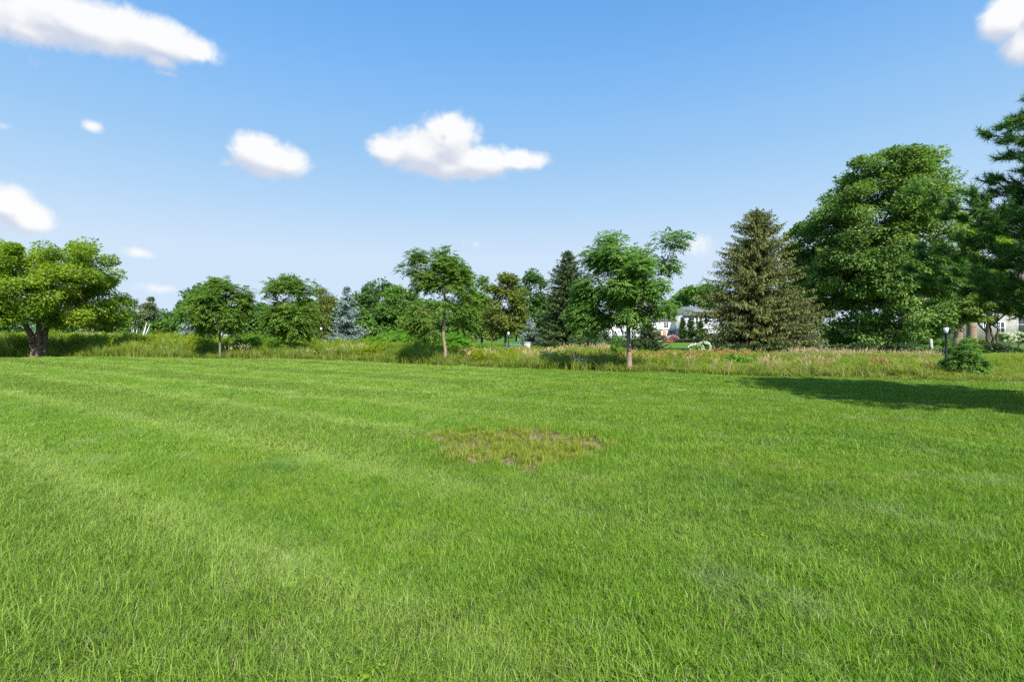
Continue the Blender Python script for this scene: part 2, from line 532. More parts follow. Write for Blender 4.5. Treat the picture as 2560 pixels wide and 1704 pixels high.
def broadleaf(name, label, base, D, lobes, mat, bark, n_clump=90, n_leaf=12000, leaf=(0.2, 0.13), clump_r=0.7, trunk_r=0.18,
              fork=None, cat='tree', group=None, flat=0.62, compound=False, stems=1, Rdep=None, spread=0.25, crown_name='crown',
              trunk_name='trunk', lean=0.0, twig=True, depth=0.85, droop=0.15, stem_pow=1.9, stem_gap=0.95):
    bx = PX(base, D)
    s = D / FPX
    grow = (0.62 * clump_r + (0.62 * leaf[0] if compound else 0.2 * leaf[0])) / s
    lobes = [(l[0], l[1], max(l[2] * .4, l[2] - grow), max(l[3] * .35, l[3] - grow * flat), *(l[4:])) for l in lobes]
    theta = math.atan2(bx, D); cth = math.cos(theta)
    xs = [((PX(l[0], D) - bx - l[2] * s) * cth, (PX(l[0], D) - bx + l[2] * s) * cth) for l in lobes]
    x0, x1 = min(a for a, b in xs), max(b for a, b in xs)
    Rdep = Rdep or 0.5 * (x1 - x0)
    root = thing(name, label, cat, (bx, D, 0), -theta, group)
    cl = lobe_points(lobes, n_clump, D, bx, Rdep, flat=depth)
    zlo, zhi = cl[:, 2].min(), cl[:, 2].max()
    zf = PZ(fork, D) if fork else max(0.3, zlo - 0.2 * (zhi - zlo))
    P0, P1, A0, A1 = [], [], [], []
    assign = R.integers(0, stems, n_clump) if stems > 1 else np.zeros(n_clump, int)
    if stems > 1:
        ang = np.argsort(np.argsort(cl[:, 0] + R.normal(size=n_clump) * 0.4))
        assign = (ang * stems // n_clump).astype(int)
    cxm = 0.5 * (x0 + x1)
    for k in range(stems):
        T = cl[assign == k]
        if len(T) < 2:
            continue
        off = np.array([(k - (stems - 1) / 2) * trunk_r * stem_gap, R.normal() * trunk_r * 0.4, 0]) if stems > 1 else np.zeros(3)
        m = T.mean(0)
        topx = lean + (m[0] - 0) * (spread if stems > 1 else 0.10)
        top = np.array([topx, m[1] * spread * 0.5, zf if stems > 1 else zf + 0.45 * (zhi - zf)])
        npt = 6
        f = np.linspace(0, 1, npt)[:, None]
        tp = off * (1 if stems == 1 else 1) + (top - off * [1, 1, 0]) * (f if stems == 1 else np.concatenate([f ** stem_pow, f ** stem_pow, f], 1))
        tp[1:-1] += R.normal(size=(npt - 2, 3)) * [trunk_r * .25, trunk_r * .25, 0]
        tr = trunk_r * (1 - 0.45 * f[:, 0]) * (0.8 if stems > 1 else 1)
        tr[0] *= 1.35
        tp[0, 2] = -0.15
        if stems == 1:          # trunk nodes above the fork may carry limbs
            pass
        a, b, c, d = skeleton(tp, tr, T, tip_r=max(0.012, 0.0011 * D * 0.35))
        P0.append(a); P1.append(b); A0.append(c); A1.append(d)
    P0, P1, A0, A1 = map(np.concatenate, (P0, P1, A0, A1))
    # twigs
    nl = n_leaf
    w = R.uniform(0.6, 1.4, n_clump); w /= w.sum()
    own = R.choice(n_clump, nl, p=w)
    dirs = unit(nl)
    cs = clump_r * R.uniform(0.65, 1.25, n_clump)
    rr = R.uniform(0.05, 1, nl) ** (1 / 2.4)
    offv = dirs * (rr * cs[own])[:, None] * [1, 1, flat]
    pos = cl[own] + offv
    ctr = np.array([cxm, 0, 0.5 * (zlo + zhi)])
    outw = nrm(nrm(pos - ctr) * 0.6 + dirs * 0.7 + R.normal(size=(nl, 3)) * 0.45)
    if twig and D < 60:
        ntw = min(7 * n_clump, 1400)
        sel = R.choice(nl, ntw, replace=False)
        q0 = cl[own[sel]]; q1 = pos[sel]
        P0 = np.concatenate([P0, q0]); P1 = np.concatenate([P1, q1])
        A0 = np.concatenate([A0, np.full(ntw, 0.010 + 0.0002 * D)]); A1 = np.concatenate([A1, np.full(ntw, 0.004)])
    sides = 7 if D < 40 else 5
    v, f = frusta(P0, P1, A0, A1, sides)
    link(trunk_name, mesh(trunk_name, v, [f], bark), root)
    ctint = R.normal(0, 0.16, n_clump)
    up = np.array([0, 0, 1.0])
    if compound:
        K = compound                                  # leaflets on an arching stalk
        ln = leaf[0] * R.uniform(0.7, 1.25, nl)
        ax = nrm(outw * [1, 1, 0.45] + [0, 0, 0.12])
        t = (np.arange(K) + 0.6) / K
        base_p = pos[:, None] + ax[:, None] * (ln[:, None] * t)[..., None] - up * (ln[:, None] * (t ** 2) * 0.45)[..., None]
        sd = nrm(np.cross(ax, up))
        sg = np.where(np.arange(K) % 2 == 0, 1.0, -1.0)
        lax = nrm(sd[:, None] * sg[None, :, None] * 0.8 + ax[:, None] * 0.75 - up * 0.35 + R.normal(size=(nl, K, 3)) * 0.2)
        nn = nrm(up * 0.9 + R.normal(size=(nl, K, 3)) * 0.35 + outw[:, None] * 0.35)
        c = base_p.reshape(-1, 3)
        v = leaf_quads(c, lax.reshape(-1, 3), nn.reshape(-1, 3), leaf[1] * R.uniform(0.75, 1.3, nl * K), leaf[1] * 0.46, 0.1, 0.1)
        ti = np.repeat(np.repeat(0.42 + ctint[own] + R.normal(0, .13, nl), K) + R.normal(0, .1, nl * K), 4)
    else:
        ax = nrm(outw * [1, 1, 0.6] + R.normal(size=(nl, 3)) * 0.35 - up * 0.25)
        nn = nrm(up * 0.75 + outw * 0.55 + R.normal(size=(nl, 3)) * 0.45)
        sc = R.uniform(0.65, 1.3, nl)
        v = leaf_quads(pos, ax, nn, leaf[0] * sc, leaf[1] * sc, 0.1, droop)
        ti = np.repeat(0.42 + ctint[own] + R.normal(0, .2, nl), 4)
    link(crown_name, quads_mesh(crown_name, v, ti, mat), root)
    return root


def conifer(name, label, base, D, top_py, half_px, mat, bark=bark_dark, low_py=None, n_branch=240, step=0.16, needle=(0.26, 0.05), droop=0.25,
            pendulous=0.3, power=0.85, irregular=0.18, cat='tree', group=None, trunk_r=0.2, twl=0.42, per=2):
    bx = PX(base, D); H = PZ(top_py, D); Rb = half_px * D / FPX
    z_low = PZ(low_py, D) if low_py else 0.25
    root = thing(name, label, cat, (bx, D, 0), 0, group)
    mb = MB()
    zz = np.linspace(-0.15, H * 0.985, 9)
    mb.tube(np.stack([R.normal(0, .02, 9), R.normal(0, .02, 9), zz], 1), trunk_r * (1 - zz / H * 0.96).clip(0.03, 1.05), 8)
    t = R.uniform(0, 1, n_branch) ** 1.15
    z0 = z_low + (H - z_low) * t
    ga = np.arange(n_branch) * 2.39996 + R.normal(0, .35, n_branch)
    ln = Rb * ((H - z0) / (H - z_low)).clip(0, 1) ** power * (1 + R.normal(0, irregular, n_branch)) + 0.12
    ln = ln.clip(0.1, Rb * 1.25)
    CP, AX, NN, LL, TT = [], [], [], [], []
    B0, B1, BR = [], [], []
    for i in range(n_branch):
        d = np.array([math.cos(ga[i]), math.sin(ga[i]), 0])
        m = max(2, int(ln[i] / step))
        f = (np.arange(m) + R.uniform(0, 1)) / m
        rise = 0.28 * (t[i] ** 2) - droop * (1 - t[i] * 0.7)
        zc = z0[i] + ln[i] * (rise * f + 0.16 * f ** 3)
        p = np.stack([d[0] * ln[i] * f, d[1] * ln[i] * f, zc], 1)
        pts = np.concatenate([[[0, 0, z0[i]]], p])
        B0.append(pts[:-1]); B1.append(pts[1:]); BR.append(np.linspace(0.014 + 0.012 * ln[i], 0.006, m))
        side = np.cross(d, [0, 0, 1])
        for sgn in (-1, 1):
            tl = twl * (1 - 0.55 * f) * min(1.0, 0.35 + ln[i] / Rb) * R.uniform(0.7, 1.3, m)
            ax = side * sgn * 0.75 + d * 0.7 + np.array([0, 0, -1]) * pendulous + R.normal(size=(m, 3)) * 0.22
            ax = nrm(ax)
            for j in range(per):
                s = (j + 0.15) / per
                CP.append(p + ax * (tl * s)[:, None])
                AX.append(nrm(ax + R.normal(size=(m, 3)) * 0.25 - np.array([0, 0, pendulous * 0.6 * j])))
                NN.append(R.normal(size=(m, 3)) * 0.7 + [0, 0, 0.7])
                LL.append(np.maximum(tl * 1.0 / per * 1.35, needle[0] * 0.6))
                TT.append(np.full(m, 0.4 + R.normal() * 0.16) + 0.25 * s + R.normal(0, .12, m))
        CP.append(p); AX.append(np.tile(d, (m, 1)) + R.normal(size=(m, 3)) * 0.3 + [0, 0, 0.25]); NN.append(R.normal(size=(m, 3)) + [0, 0, 0.4])
        LL.append(np.full(m, needle[0])); TT.append(np.full(m, 0.45) + R.normal(0, .15, m))
    # leader
    k = 14
    zl = np.linspace(H * 0.93, H, k)
    CP.append(np.stack([np.zeros(k), np.zeros(k), zl], 1)); AX.append(unit(k) * [1, 1, 0.4] + [0, 0, 0.8]); NN.append(unit(k))
    LL.append(np.full(k, needle[0])); TT.append(np.full(k, 0.5))
    CP, AX, NN = map(np.concatenate, (CP, AX, NN)); LL = np.concatenate(LL); TT = np.concatenate(TT)
    v = leaf_quads(CP, AX, nrm(NN), LL, needle[1] * (0.7 + 0.6 * R.uniform(0, 1, len(LL))), 0.15, 0.12)
    b0, b1, br = np.concatenate(B0), np.concatenate(B1), np.concatenate(BR)
    bv, bf = frusta(b0, b1, br, br * 0.85, 4)
    mb.v.append(bv); mb.f.setdefault(4, []).extend((bf + mb.k).tolist()); mb.k += len(bv)
    mb.build('trunk', bark, root)
    link('crown', quads_mesh('crown', v, np.repeat(TT, 4), mat), root)
    return root


# ------------------------------------------------------------------ the ground
def hgt(x, y):
    """height of the lawn: nearly flat, with the shallow hollow of the bare patch"""
    x = np.asarray(x, float); y = np.asarray(y, float)
    z = 0.012 * np.sin(x * 0.55 + 1.0) * np.cos(y * 0.42) + 0.006 * np.sin(x * 1.9 + y * 1.3)
    q = ((x - 0.25) / 1.75) ** 2 + ((y - 7.45) / 1.45) ** 2
    return z - 0.09 * np.exp(-q * 1.4)


def patch_mask(x, y):
    """1 inside the worn patch, falling to 0 at its ragged rim"""
    a = np.arctan2((y - 7.4) / 1.2, (x - 0.06) / 1.16)
    rim = 1 + 0.05 * np.sin(3 * a + 0.6) + 0.08 * np.sin(5 * a + 1.0) + 0.07 * np.sin(9 * a + 2.0) + 0.05 * np.sin(16 * a)
    q = np.hypot((x - 0.06) / 1.16, (y - 7.5) / 1.2) / rim
    return np.clip((1.15 - q) / 0.42, 0, 1)


EDGE_PX = [(-1400, 888), (-600, 890), (0, 893), (300, 893), (480, 897), (700, 898), (900, 905), (1110, 915), (1400, 926), (1573, 932), (1900, 941), (2200, 949),
           (2560, 958), (3200, 972), (4200, 990)]
EDGE = np.array([(PX(a, EYE * FPX / (b - HOR)), EYE * FPX / (b - HOR)) for a, b in EDGE_PX])


def edge_y(x):
    return np.interp(x, EDGE[:, 0], EDGE[:, 1])


BACK = np.array([(-90, 74), (-40, 66), (-20, 60), (-8, 52), (0, 43), (6, 40), (14, 38.5), (22, 38), (35, 36.5), (70, 36)], float)


def back_y(x):
    return np.interp(x, BACK[:, 0], BACK[:, 1])


def ground_mat(name, cols, scales, bump=0.5):
    m, n = new_mat(name)
    g = n.n('ShaderNodeNewGeometry')
    col = c4(cols[0])
    for c, s in zip(cols[1:], scales):
        f = n.smooth(n.noise(g.outputs['Position'], s, 6.0, 0.62, 0.3), 0.38, 0.66)
        col = n.mix(f, col, c4(c))
    p = n.n('ShaderNodeBsdfPrincipled')
    n.link(col, p.inputs['Base Color'])
    p.inputs['Roughness'].default_value = 0.95
    p.inputs['Specular IOR Level'].default_value = 0.1
    b = n.n('ShaderNodeBump')
    b.inputs['Strength'].default_value = bump
    b.inputs['Distance'].default_value = 0.04
    n.link(n.noise(g.outputs['Position'], 40.0, 6.0, 0.7), b.inputs['Height'])
    n.link(b.outputs[0], p.inputs['Normal'])
    o = n.n('ShaderNodeOutputMaterial')
    n.link(p.outputs[0], o.inputs[0])
    return m


def grid(name, xs, ys, zf, mat):
    X, Y = np.meshgrid(xs, ys)
    v = np.stack([X, Y, zf(X, Y)], -1).reshape(-1, 3)
    nx, ny = len(xs), len(ys)
    i = (np.arange(ny - 1)[:, None] * nx + np.arange(nx - 1)[None]).reshape(-1)
    f = np.stack([i, i + 1, i + nx + 1, i + nx], 1)
    return link(name, mesh(name, v, [f], mat))


m_ground = ground_mat('field_grass', [(0.07, 0.13, 0.02), (0.10, 0.16, 0.03), (0.05, 0.10, 0.018)], [0.03, 0.3])
m_lawn_soil = ground_mat('lawn_thatch', [(0.055, 0.085, 0.016), (0.085, 0.12, 0.025), (0.06, 0.05, 0.02)], [0.6, 9.0])
m_meadow = ground_mat('meadow_soil', [(0.10, 0.12, 0.03), (0.16, 0.13, 0.05), (0.07, 0.10, 0.02)], [0.25, 2.5])
m_nlawn = ground_mat('clipped_lawn', [(0.085, 0.175, 0.02), (0.115, 0.21, 0.028), (0.07, 0.15, 0.02)], [0.15, 1.2])
m_soil = ground_mat('worn_soil', [(0.23, 0.15, 0.09), (0.34, 0.235, 0.15), (0.13, 0.09, 0.05), (0.17, 0.15, 0.06)], [1.6, 7.0, 3.0], 0.9)

tag(grid('ground', np.linspace(-2500, 2500, 9), np.linspace(-800, 4200, 9), lambda x, y: x * 0 - 0.35, m_ground), 'open green ground running to the horizon', kind='structure')
xs = np.unique(np.concatenate([np.linspace(-85, 85, 60), np.linspace(-4, 4, 81)]))
ys = np.unique(np.concatenate([np.linspace(-16, 62, 50), np.linspace(4, 11, 71)]))
tag(grid('lawn', xs, ys, hgt, m_lawn_soil), 'mown green lawn filling the foreground', kind='structure')
# meadow strip and the neighbours' lawn, each its own sheet a little above the one below
ex = np.linspace(-80, 80, 161)
vm = np.concatenate([np.stack([ex, edge_y(ex) + 0.25, ex * 0 + 0.035], 1), np.stack([ex, back_y(ex) + 2.0, ex * 0 + 0.035], 1)])
i = np.arange(len(ex) - 1)
o = link('meadow', mesh('meadow', vm, [np.stack([i, i + 1, i + 1 + len(ex), i + len(ex)], 1)], m_meadow))
tag(o, 'unmown meadow strip beyond the lawn', kind='structure')
vn = np.concatenate([np.stack([ex * 1.6, back_y(ex * 1.6), ex * 0 + 0.06], 1), np.stack([ex * 4.0, ex * 0 + 175, ex * 0 + 0.06], 1)])
o = link('neighbour_lawn', mesh('neighbour_lawn', vn, [np.stack([i, i + 1, i + 1 + len(ex), i + len(ex)], 1)], m_nlawn))
tag(o, 'clipped lawns of the houses beyond the meadow', kind='structure')
# bare soil in the hollow
gx = np.linspace(-1.75, 2.15, 70); gy = np.linspace(5.75, 9.0, 60)
X, Y = np.meshgrid(gx, gy)
keep = patch_mask(X, Y) > 0.02
idx = np.cumsum(keep.reshape(-1)) - 1
V = np.stack([X, Y, hgt(X, Y) + 0.012 + 0.004 * np.sin(X * 23) * np.sin(Y * 19)], -1).reshape(-1, 3)[keep.reshape(-1)]
ii = (np.arange(59)[:, None] * 70 + np.arange(69)[None]).reshape(-1)
Q = np.stack([ii, ii + 1, ii + 71, ii + 70], 1)
ok = keep.reshape(-1)[Q].all(1)
o = link('bare_soil', mesh('bare_soil', V, [idx[Q[ok]]], m_soil))
tag(o, 'worn brown patch of soil in the middle of the lawn', kind='structure')


# ------------------------------------------------------------------ grass and meadow plants (stuff)
def blade_set(n, r, h, w, lean, curl, tint=(0.45, 0.2), straw=0.03, gauss=False, dirx=0.0):
    """n curved blades in a disc of radius r"""
    a = R.uniform(0, 2 * math.pi, n); q = r * np.sqrt(R.uniform(0, 1, n))
    if gauss:
        q = np.abs(R.normal(0, r * 0.5, n))
    b = np.stack([np.cos(a) * q, np.sin(a) * q, np.full(n, -0.01)], 1)
    H = h * np.clip(R.normal(0.8, 0.25, n), 0.3, 1.6)
    d = nrm(np.stack([np.cos(a2 := R.uniform(0, 2 * math.pi, n)) + dirx, np.sin(a2), np.zeros(n)], 1))
    ln = np.abs(R.normal(0, lean, n)) + lean * 0.2
    cu = np.abs(R.normal(0, curl, n))
    side = nrm(np.cross(d, [0, 0, 1.0]) + R.normal(size=(n, 3)) * [.5, .5, 0])
    ww = w * R.uniform(0.6, 1.3, n)
    p1 = b + d * (H * ln * 0.45)[:, None] + np.array([0, 0, 1.0]) * (H * 0.55)[:, None]
    p2 = b + d * (H * (ln + cu))[:, None] + np.array([0, 0, 1.0]) * (H * (1 - 0.35 * cu.clip(0, 1.5)))[:, None]
    v = np.empty((n, 5, 3))
    v[:, 0] = b - side * (ww * 0.5)[:, None]; v[:, 1] = b + side * (ww * 0.5)[:, None]
    v[:, 2] = p1 + side * (ww * 0.42)[:, None]; v[:, 3] = p1 - side * (ww * 0.42)[:, None]
    v[:, 4] = p2
    t = np.clip(R.normal(tint[0], tint[1], n), 0, 0.84)
    t[R.uniform(0, 1, n) < straw] = 1.0
    k = np.arange(n)[:, None] * 5
    return v.reshape(-1, 3), k + [0, 1, 2, 3], k + [3, 2, 4], np.repeat(t, 5)


def proto(name, mats_sets):
    """an unlinked source object for the stuff: sets = [(verts, [faces], tint, mat)]"""
    vs_, fs_, ts_, ms_, mi, k = [], [], [], [], [], 0
    for v, fl, t, m in mats_sets:
        vs_.append(v); ts_.append(t)
        if m not in ms_:
            ms_.append(m)
        for f in fl:
            fs_.append(f + k); mi.append(np.full(len(f), ms_.index(m)))
        k += len(v)
    me = mesh(name, np.concatenate(vs_), fs_, None, {'tint': np.concatenate(ts_)})
    for m in ms_:
        me.materials.append(m)
    me.polygons.foreach_set('material_index', np.concatenate(mi).astype(np.int32))
    return bpy.data.objects.new(name, me)


def scatter(name, label, cat, protos, pts, rot, scl, pick, tone):
    """one 'stuff' object: points carrying turned and scaled copies of the source plants"""
    me = bpy.data.meshes.new(name)
    me.vertices.add(len(pts))
    me.vertices.foreach_set('co', np.asarray(pts, np.float32).reshape(-1))
    for k, typ, dat, fld in (('rot', 'FLOAT_VECTOR', rot, 'vector'), ('scl', 'FLOAT_VECTOR', scl, 'vector'), ('pick', 'INT', pick, 'value'), ('tone', 'FLOAT', tone, 'value')):
        a = me.attributes.new(k, typ, 'POINT')
        a.data.foreach_set(fld, np.asarray(dat, np.int32 if typ == 'INT' else np.float32).reshape(-1))
    o = link(name, me)
    tag(o, label, cat, kind='stuff')
    src = bpy.data.collections.new(name + '_sources')
    for p in protos:
        src.objects.link(p)
    ng = bpy.data.node_groups.new(name + '_scatter', 'GeometryNodeTree')
    ng.interface.new_socket('Geometry', in_out='INPUT', socket_type='NodeSocketGeometry')
    ng.interface.new_socket('Geometry', in_out='OUTPUT', socket_type='NodeSocketGeometry')
    N = ng.nodes
    gi, go = N.new('NodeGroupInput'), N.new('NodeGroupOutput')
    ci = N.new('GeometryNodeCollectionInfo')
    ci.inputs['Collection'].default_value = src
    ci.inputs['Separate Children'].default_value = True
    ci.inputs['Reset Children'].default_value = True
    ip = N.new('GeometryNodeInstanceOnPoints')
    ip.inputs['Pick Instance'].default_value = True

    def na(nm, dt):
        q = N.new('GeometryNodeInputNamedAttribute')
        q.data_type = dt
        q.inputs['Name'].default_value = nm
        return [s for s in q.outputs if s.enabled and s.name == 'Attribute'][0]
    Lk = ng.links.new
    Lk(gi.outputs[0], ip.inputs['Points'])
    Lk(ci.outputs[0], ip.inputs['Instance'])
    Lk(na('pick', 'INT'), ip.inputs['Instance Index'])
    Lk(na('rot', 'FLOAT_VECTOR'), ip.inputs['Rotation'])
    Lk(na('scl', 'FLOAT_VECTOR'), ip.inputs['Scale'])
    Lk(ip.outputs[0], go.inputs[0])
    md = o.modifiers.new('scatter', 'NODES')
    md.node_group = ng
    return o


def grass_mat(name, greens, straw, patch_cols, trans=0.35, stripe=False):
    m, n = new_mat(name)
    at = n.n('ShaderNodeAttribute', attribute_name='tint')
    ins = n.n('ShaderNodeAttribute', attribute_name='tone')
    ins.attribute_type = 'INSTANCER'
    g = n.n('ShaderNodeNewGeometry')
    col = n.mix(at.outputs['Fac'], c4(greens[0]), c4(greens[1]))
    for c, s, lo, hi, amt in patch_cols:
        f = n.smooth(n.noise(g.outputs['Position'], s, 5.0, 0.6, 0.4), lo, hi)
        f = n.math('MULTIPLY', f, amt)
        col = n.mix(f, col, c4(c))
    # tone: how much of the second colour the plant carries
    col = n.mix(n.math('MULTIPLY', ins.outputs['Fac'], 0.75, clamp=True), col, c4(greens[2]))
    f3 = n.smooth(at.outputs['Fac'], 0.9, 1.0)
    col = n.mix(f3, col, c4(straw))
    p = n.n('ShaderNodeBsdfPrincipled')
    n.link(col, p.inputs['Base Color'])
    p.inputs['Roughness'].default_value = 0.55
    p.inputs['Specular IOR Level'].default_value = 0.15
    t = n.n('ShaderNodeBsdfTranslucent')
    tc = n.n('ShaderNodeMix', data_type='RGBA', blend_type='MULTIPLY')
    tc.inputs[0].default_value = 1.0
    n.link(col, tc.inputs[6]); tc.inputs[7].default_value = (1.4, 1.45, 0.7, 1)
    n.link(tc.outputs[2], t.inputs[0])
    ms = n.n('ShaderNodeMixShader')
    ms.inputs[0].default_value = trans
    n.link(p.outputs[0], ms.inputs[1]); n.link(t.outputs[0], ms.inputs[2])
    o = n.n('ShaderNodeOutputMaterial')
    n.link(ms.outputs[0], o.inputs[0])
    return m


m_grass = grass_mat('lawn_grass', [(0.074, 0.174, 0.012), (0.270, 0.428, 0.036), (0.36, 0.46, 0.11)], (0.42, 0.42, 0.20),
                    [((0.25, 0.31, 0.025), 0.5, 0.50, 0.70, 0.5), ((0.085, 0.20, 0.022), 0.6, 0.50, 0.70, 0.6), ((0.28, 0.36, 0.13), 1.0, 0.54, 0.70, 0.6), ((0.065, 0.155, 0.025), 2.4, 0.55, 0.7, 0.5), ((0.30, 0.30, 0.11), 1.7, 0.62, 0.74, 0.5)])
m_weed = grass_mat('meadow_blades', [(0.13, 0.22, 0.022), (0.27, 0.36, 0.045), (0.40, 0.36, 0.12)], (0.42, 0.33, 0.17),
                   [((0.28, 0.32, 0.035), 0.3, 0.48, 0.7, 0.6)])
m_herb = grass_mat('meadow_leaves', [(0.12, 0.23, 0.018), (0.25, 0.36, 0.03), (0.36, 0.40, 0.035)], (0.40, 0.36, 0.05),
                   [((0.32, 0.37, 0.025), 0.25, 0.48, 0.7, 0.6), ((0.09, 0.20, 0.025), 0.45, 0.5, 0.68, 0.6)])
m_seed = grass_mat('seed_heads', [(0.38, 0.30, 0.15), (0.56, 0.47, 0.27), (0.46, 0.27, 0.16)], (0.68, 0.60, 0.40), [], 0.25)
m_rust = grass_mat('rusty_stems', [(0.30, 0.19, 0.07), (0.42, 0.29, 0.11), (0.38, 0.21, 0.09)], (0.40, 0.28, 0.14), [], 0.2)
m_straw = grass_mat('dead_straw', [(0.24, 0.16, 0.09), (0.40, 0.29, 0.17), (0.36, 0.25, 0.15)], (0.50, 0.40, 0.26), [], 0.15)
m_yweed = grass_mat('patch_weeds', [(0.13, 0.22, 0.018), (0.27, 0.34, 0.032), (0.36, 0.34, 0.06)], (0.45, 0.38, 0.14), [], 0.4)


def rnd_rot(n, tilt=0.06):
    return np.stack([R.normal(0, tilt, n), R.normal(0, tilt, n), R.uniform(0, 2 * math.pi, n)], 1)


def vnoise0(x, y):
    return 0.5 + 0.25 * (np.sin(x * 1.1 + 1) * np.cos(y * 1.4 + 2) + np.sin(x * 0.5 - y * 0.8 + 3)) + 0.15 * np.sin(x * 2.6 + y * 2.1)


# lawn: stripes run away to the left; each band was mown the other way, so its blades lean the other way
ST_D = np.array([0.83, -0.55]); ST_N = np.array([0.55, 0.83])


def lawn_zone(y0, y1, margin, dens_, hscale):
    st = 1 / math.sqrt(dens_)
    X, Y = np.meshgrid(np.arange(-(y1 + margin), y1 + margin, st), np.arange(y0, y1, st))
    x = X.ravel() + R.uniform(-.5, .5, X.size) * st
    y = Y.ravel() + R.uniform(-.5, .5, X.size) * st
    k = (np.abs(x) < y + margin) & (y < edge_y(x) + 0.15)
    o_ = R.permutation(int(k.sum()))
    return x[k][o_], y[k][o_]


def lawn_attrs(x, y, nproto, hs):
    pm = np.clip(patch_mask(0.06 + (x - 0.06) * 0.86, 7.5 + (y - 7.5) * 0.86) * 1.35, 0, 1)
    keep = R.uniform(0, 1, len(x)) > pm * 0.985
    x, y, pm = x[keep], y[keep], pm[keep]
    n = len(x)
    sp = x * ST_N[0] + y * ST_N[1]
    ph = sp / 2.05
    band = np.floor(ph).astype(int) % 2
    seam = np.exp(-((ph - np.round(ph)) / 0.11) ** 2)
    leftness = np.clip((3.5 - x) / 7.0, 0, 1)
    base = math.atan2(ST_D[1], ST_D[0])
    rz = np.where(band == 0, base, base + math.pi) + R.normal(0, 0.5 + 0.9 * (1 - leftness), n)
    rot = np.stack([R.normal(0, .05, n), R.normal(0, .05, n), rz], 1)
    # lusher, longer grass round the rim of the worn patch
    ring = np.exp(-((np.hypot((x - 0.06) / 1.16, (y - 7.5) / 1.2) - 1.18) / 0.22) ** 2)
    s = R.uniform(0.85, 1.15, n)
    hz = hs * (1 + 0.22 * np.sin(x * 0.9 + 0.7 * np.sin(y * 0.6)) * np.cos(y * 0.8) + 0.75 * ring) * R.uniform(0.8, 1.2, n)
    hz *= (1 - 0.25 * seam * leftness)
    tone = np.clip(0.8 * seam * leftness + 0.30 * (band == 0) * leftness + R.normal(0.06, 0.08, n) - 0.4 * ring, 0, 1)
    return np.stack([x, y, hgt(x, y)], 1), rot, np.stack([s, s, hz], 1), R.integers(0, nproto, n), tone


for zi, (y0, y1, mar, dn, nb, rr_, h_, w_, nv) in enumerate([(0.9, 6.5, 3.0, 24, 800, 0.24, 0.068, 0.0036, 7), (6.5, 13, 3.5, 18, 480, 0.28, 0.066, 0.0058, 6),
                                                        (13, 23, 5, 11, 380, 0.36, 0.066, 0.0105, 5), (23, 37, 6, 7, 340, 0.5, 0.07, 0.017, 4)]):
    ps = []
    for k in range(nv):
        v, q, t, ti = blade_set(nb, rr_, h_, w_, 0.42, 0.4, (0.42, 0.27), 0.05, dirx=0.55)
        sets = [(v, [q, t], ti, m_grass)]
        if zi < 2:                                     # a few taller stray blades
            v, q, t, ti = blade_set(int(nb * 0.018), rr_, h_ * 1.9, w_ * 1.15, 0.55, 0.75, (0.5, 0.2), 0.015)
            sets.append((v, [q, t], ti, m_grass))
        ps.append(proto('grass_patch', sets))
    x, y = lawn_zone(y0, y1, mar, dn, 1)
    scatter('lawn_grass', ['short green lawn grass nearest the camera', 'lawn grass round the worn patch', 'lawn grass in the middle distance', 'far lawn grass along the meadow edge'][zi],
            'grass', ps, *lawn_attrs(x, y, nv, 1.0))

# dead straw and thin weeds on the worn patch
n = 620
x = R.uniform(-1.7, 2.1, n * 3); y = R.uniform(5.8, 9.0, n * 3)
k = R.uniform(0, 1, n * 3) < patch_mask(x, y); x, y = x[k][:n], y[k][:n]; n = len(x)
ps = []
for k in range(4):
    v, q, t, ti = blade_set(26, 0.10, 0.03, 0.006, 3.2, 1.2, (0.5, 0.3), 0.1)
    ps.append(proto('straw_litter', [(v, [q, t], ti, m_straw)]))
scatter('straw_litter', 'dead straw lying on the worn brown patch', 'straw', ps, np.stack([x, y, hgt(x, y) + 0.016], 1), rnd_rot(n, 0.1), np.ones((n, 3)) * R.uniform(0.7, 1.3, (n, 1)), R.integers(0, 4, n), R.uniform(0, .5, n))
n = 720
x = R.uniform(-1.8, 2.2, n * 4); y = R.uniform(5.8, 9.1, n * 4)
pm = patch_mask(x, y)
bare = 0.5 + 0.5 * np.sin(x * 2.7 + 1.2 + 0.8 * np.sin(y * 3.1)) * np.cos(y * 2.6 - 0.5)
k = R.uniform(0, 1, n * 4) < pm ** 0.5 * (0.25 + 0.75 * bare) * (1 - 0.93 * np.exp(-((x - 0.70) / 0.5) ** 2 - ((y - 8.15) / 0.5) ** 2)) * (1 - 0.85 * np.exp(-((x + 0.80) / 0.25) ** 2 - ((y - 7.3) / 0.35) ** 2)) * (1 - 0.8 * np.exp(-((x + 0.30) / 0.3) ** 2 - ((y - 6.5) / 0.3) ** 2)); x, y = x[k][:n], y[k][:n]; n = len(x)
ps = []
for k in range(5):
    v, q, t, ti = blade_set(34, 0.05, 0.15, 0.007, 0.5, 0.5, (0.5, 0.3), 0.1)
    ps.append(proto('thin_weed', [(v, [q, t], ti, m_yweed)]))
scatter('patch_weeds', 'thin yellow green weeds sprouting from the worn patch', 'weeds', ps, np.stack([x, y, hgt(x, y)], 1), rnd_rot(n), np.ones((n, 3)) * R.uniform(0.5, 1.25, (n, 1)), R.integers(0, 5, n), np.clip(R.normal(.3, .3, n), 0, 1))


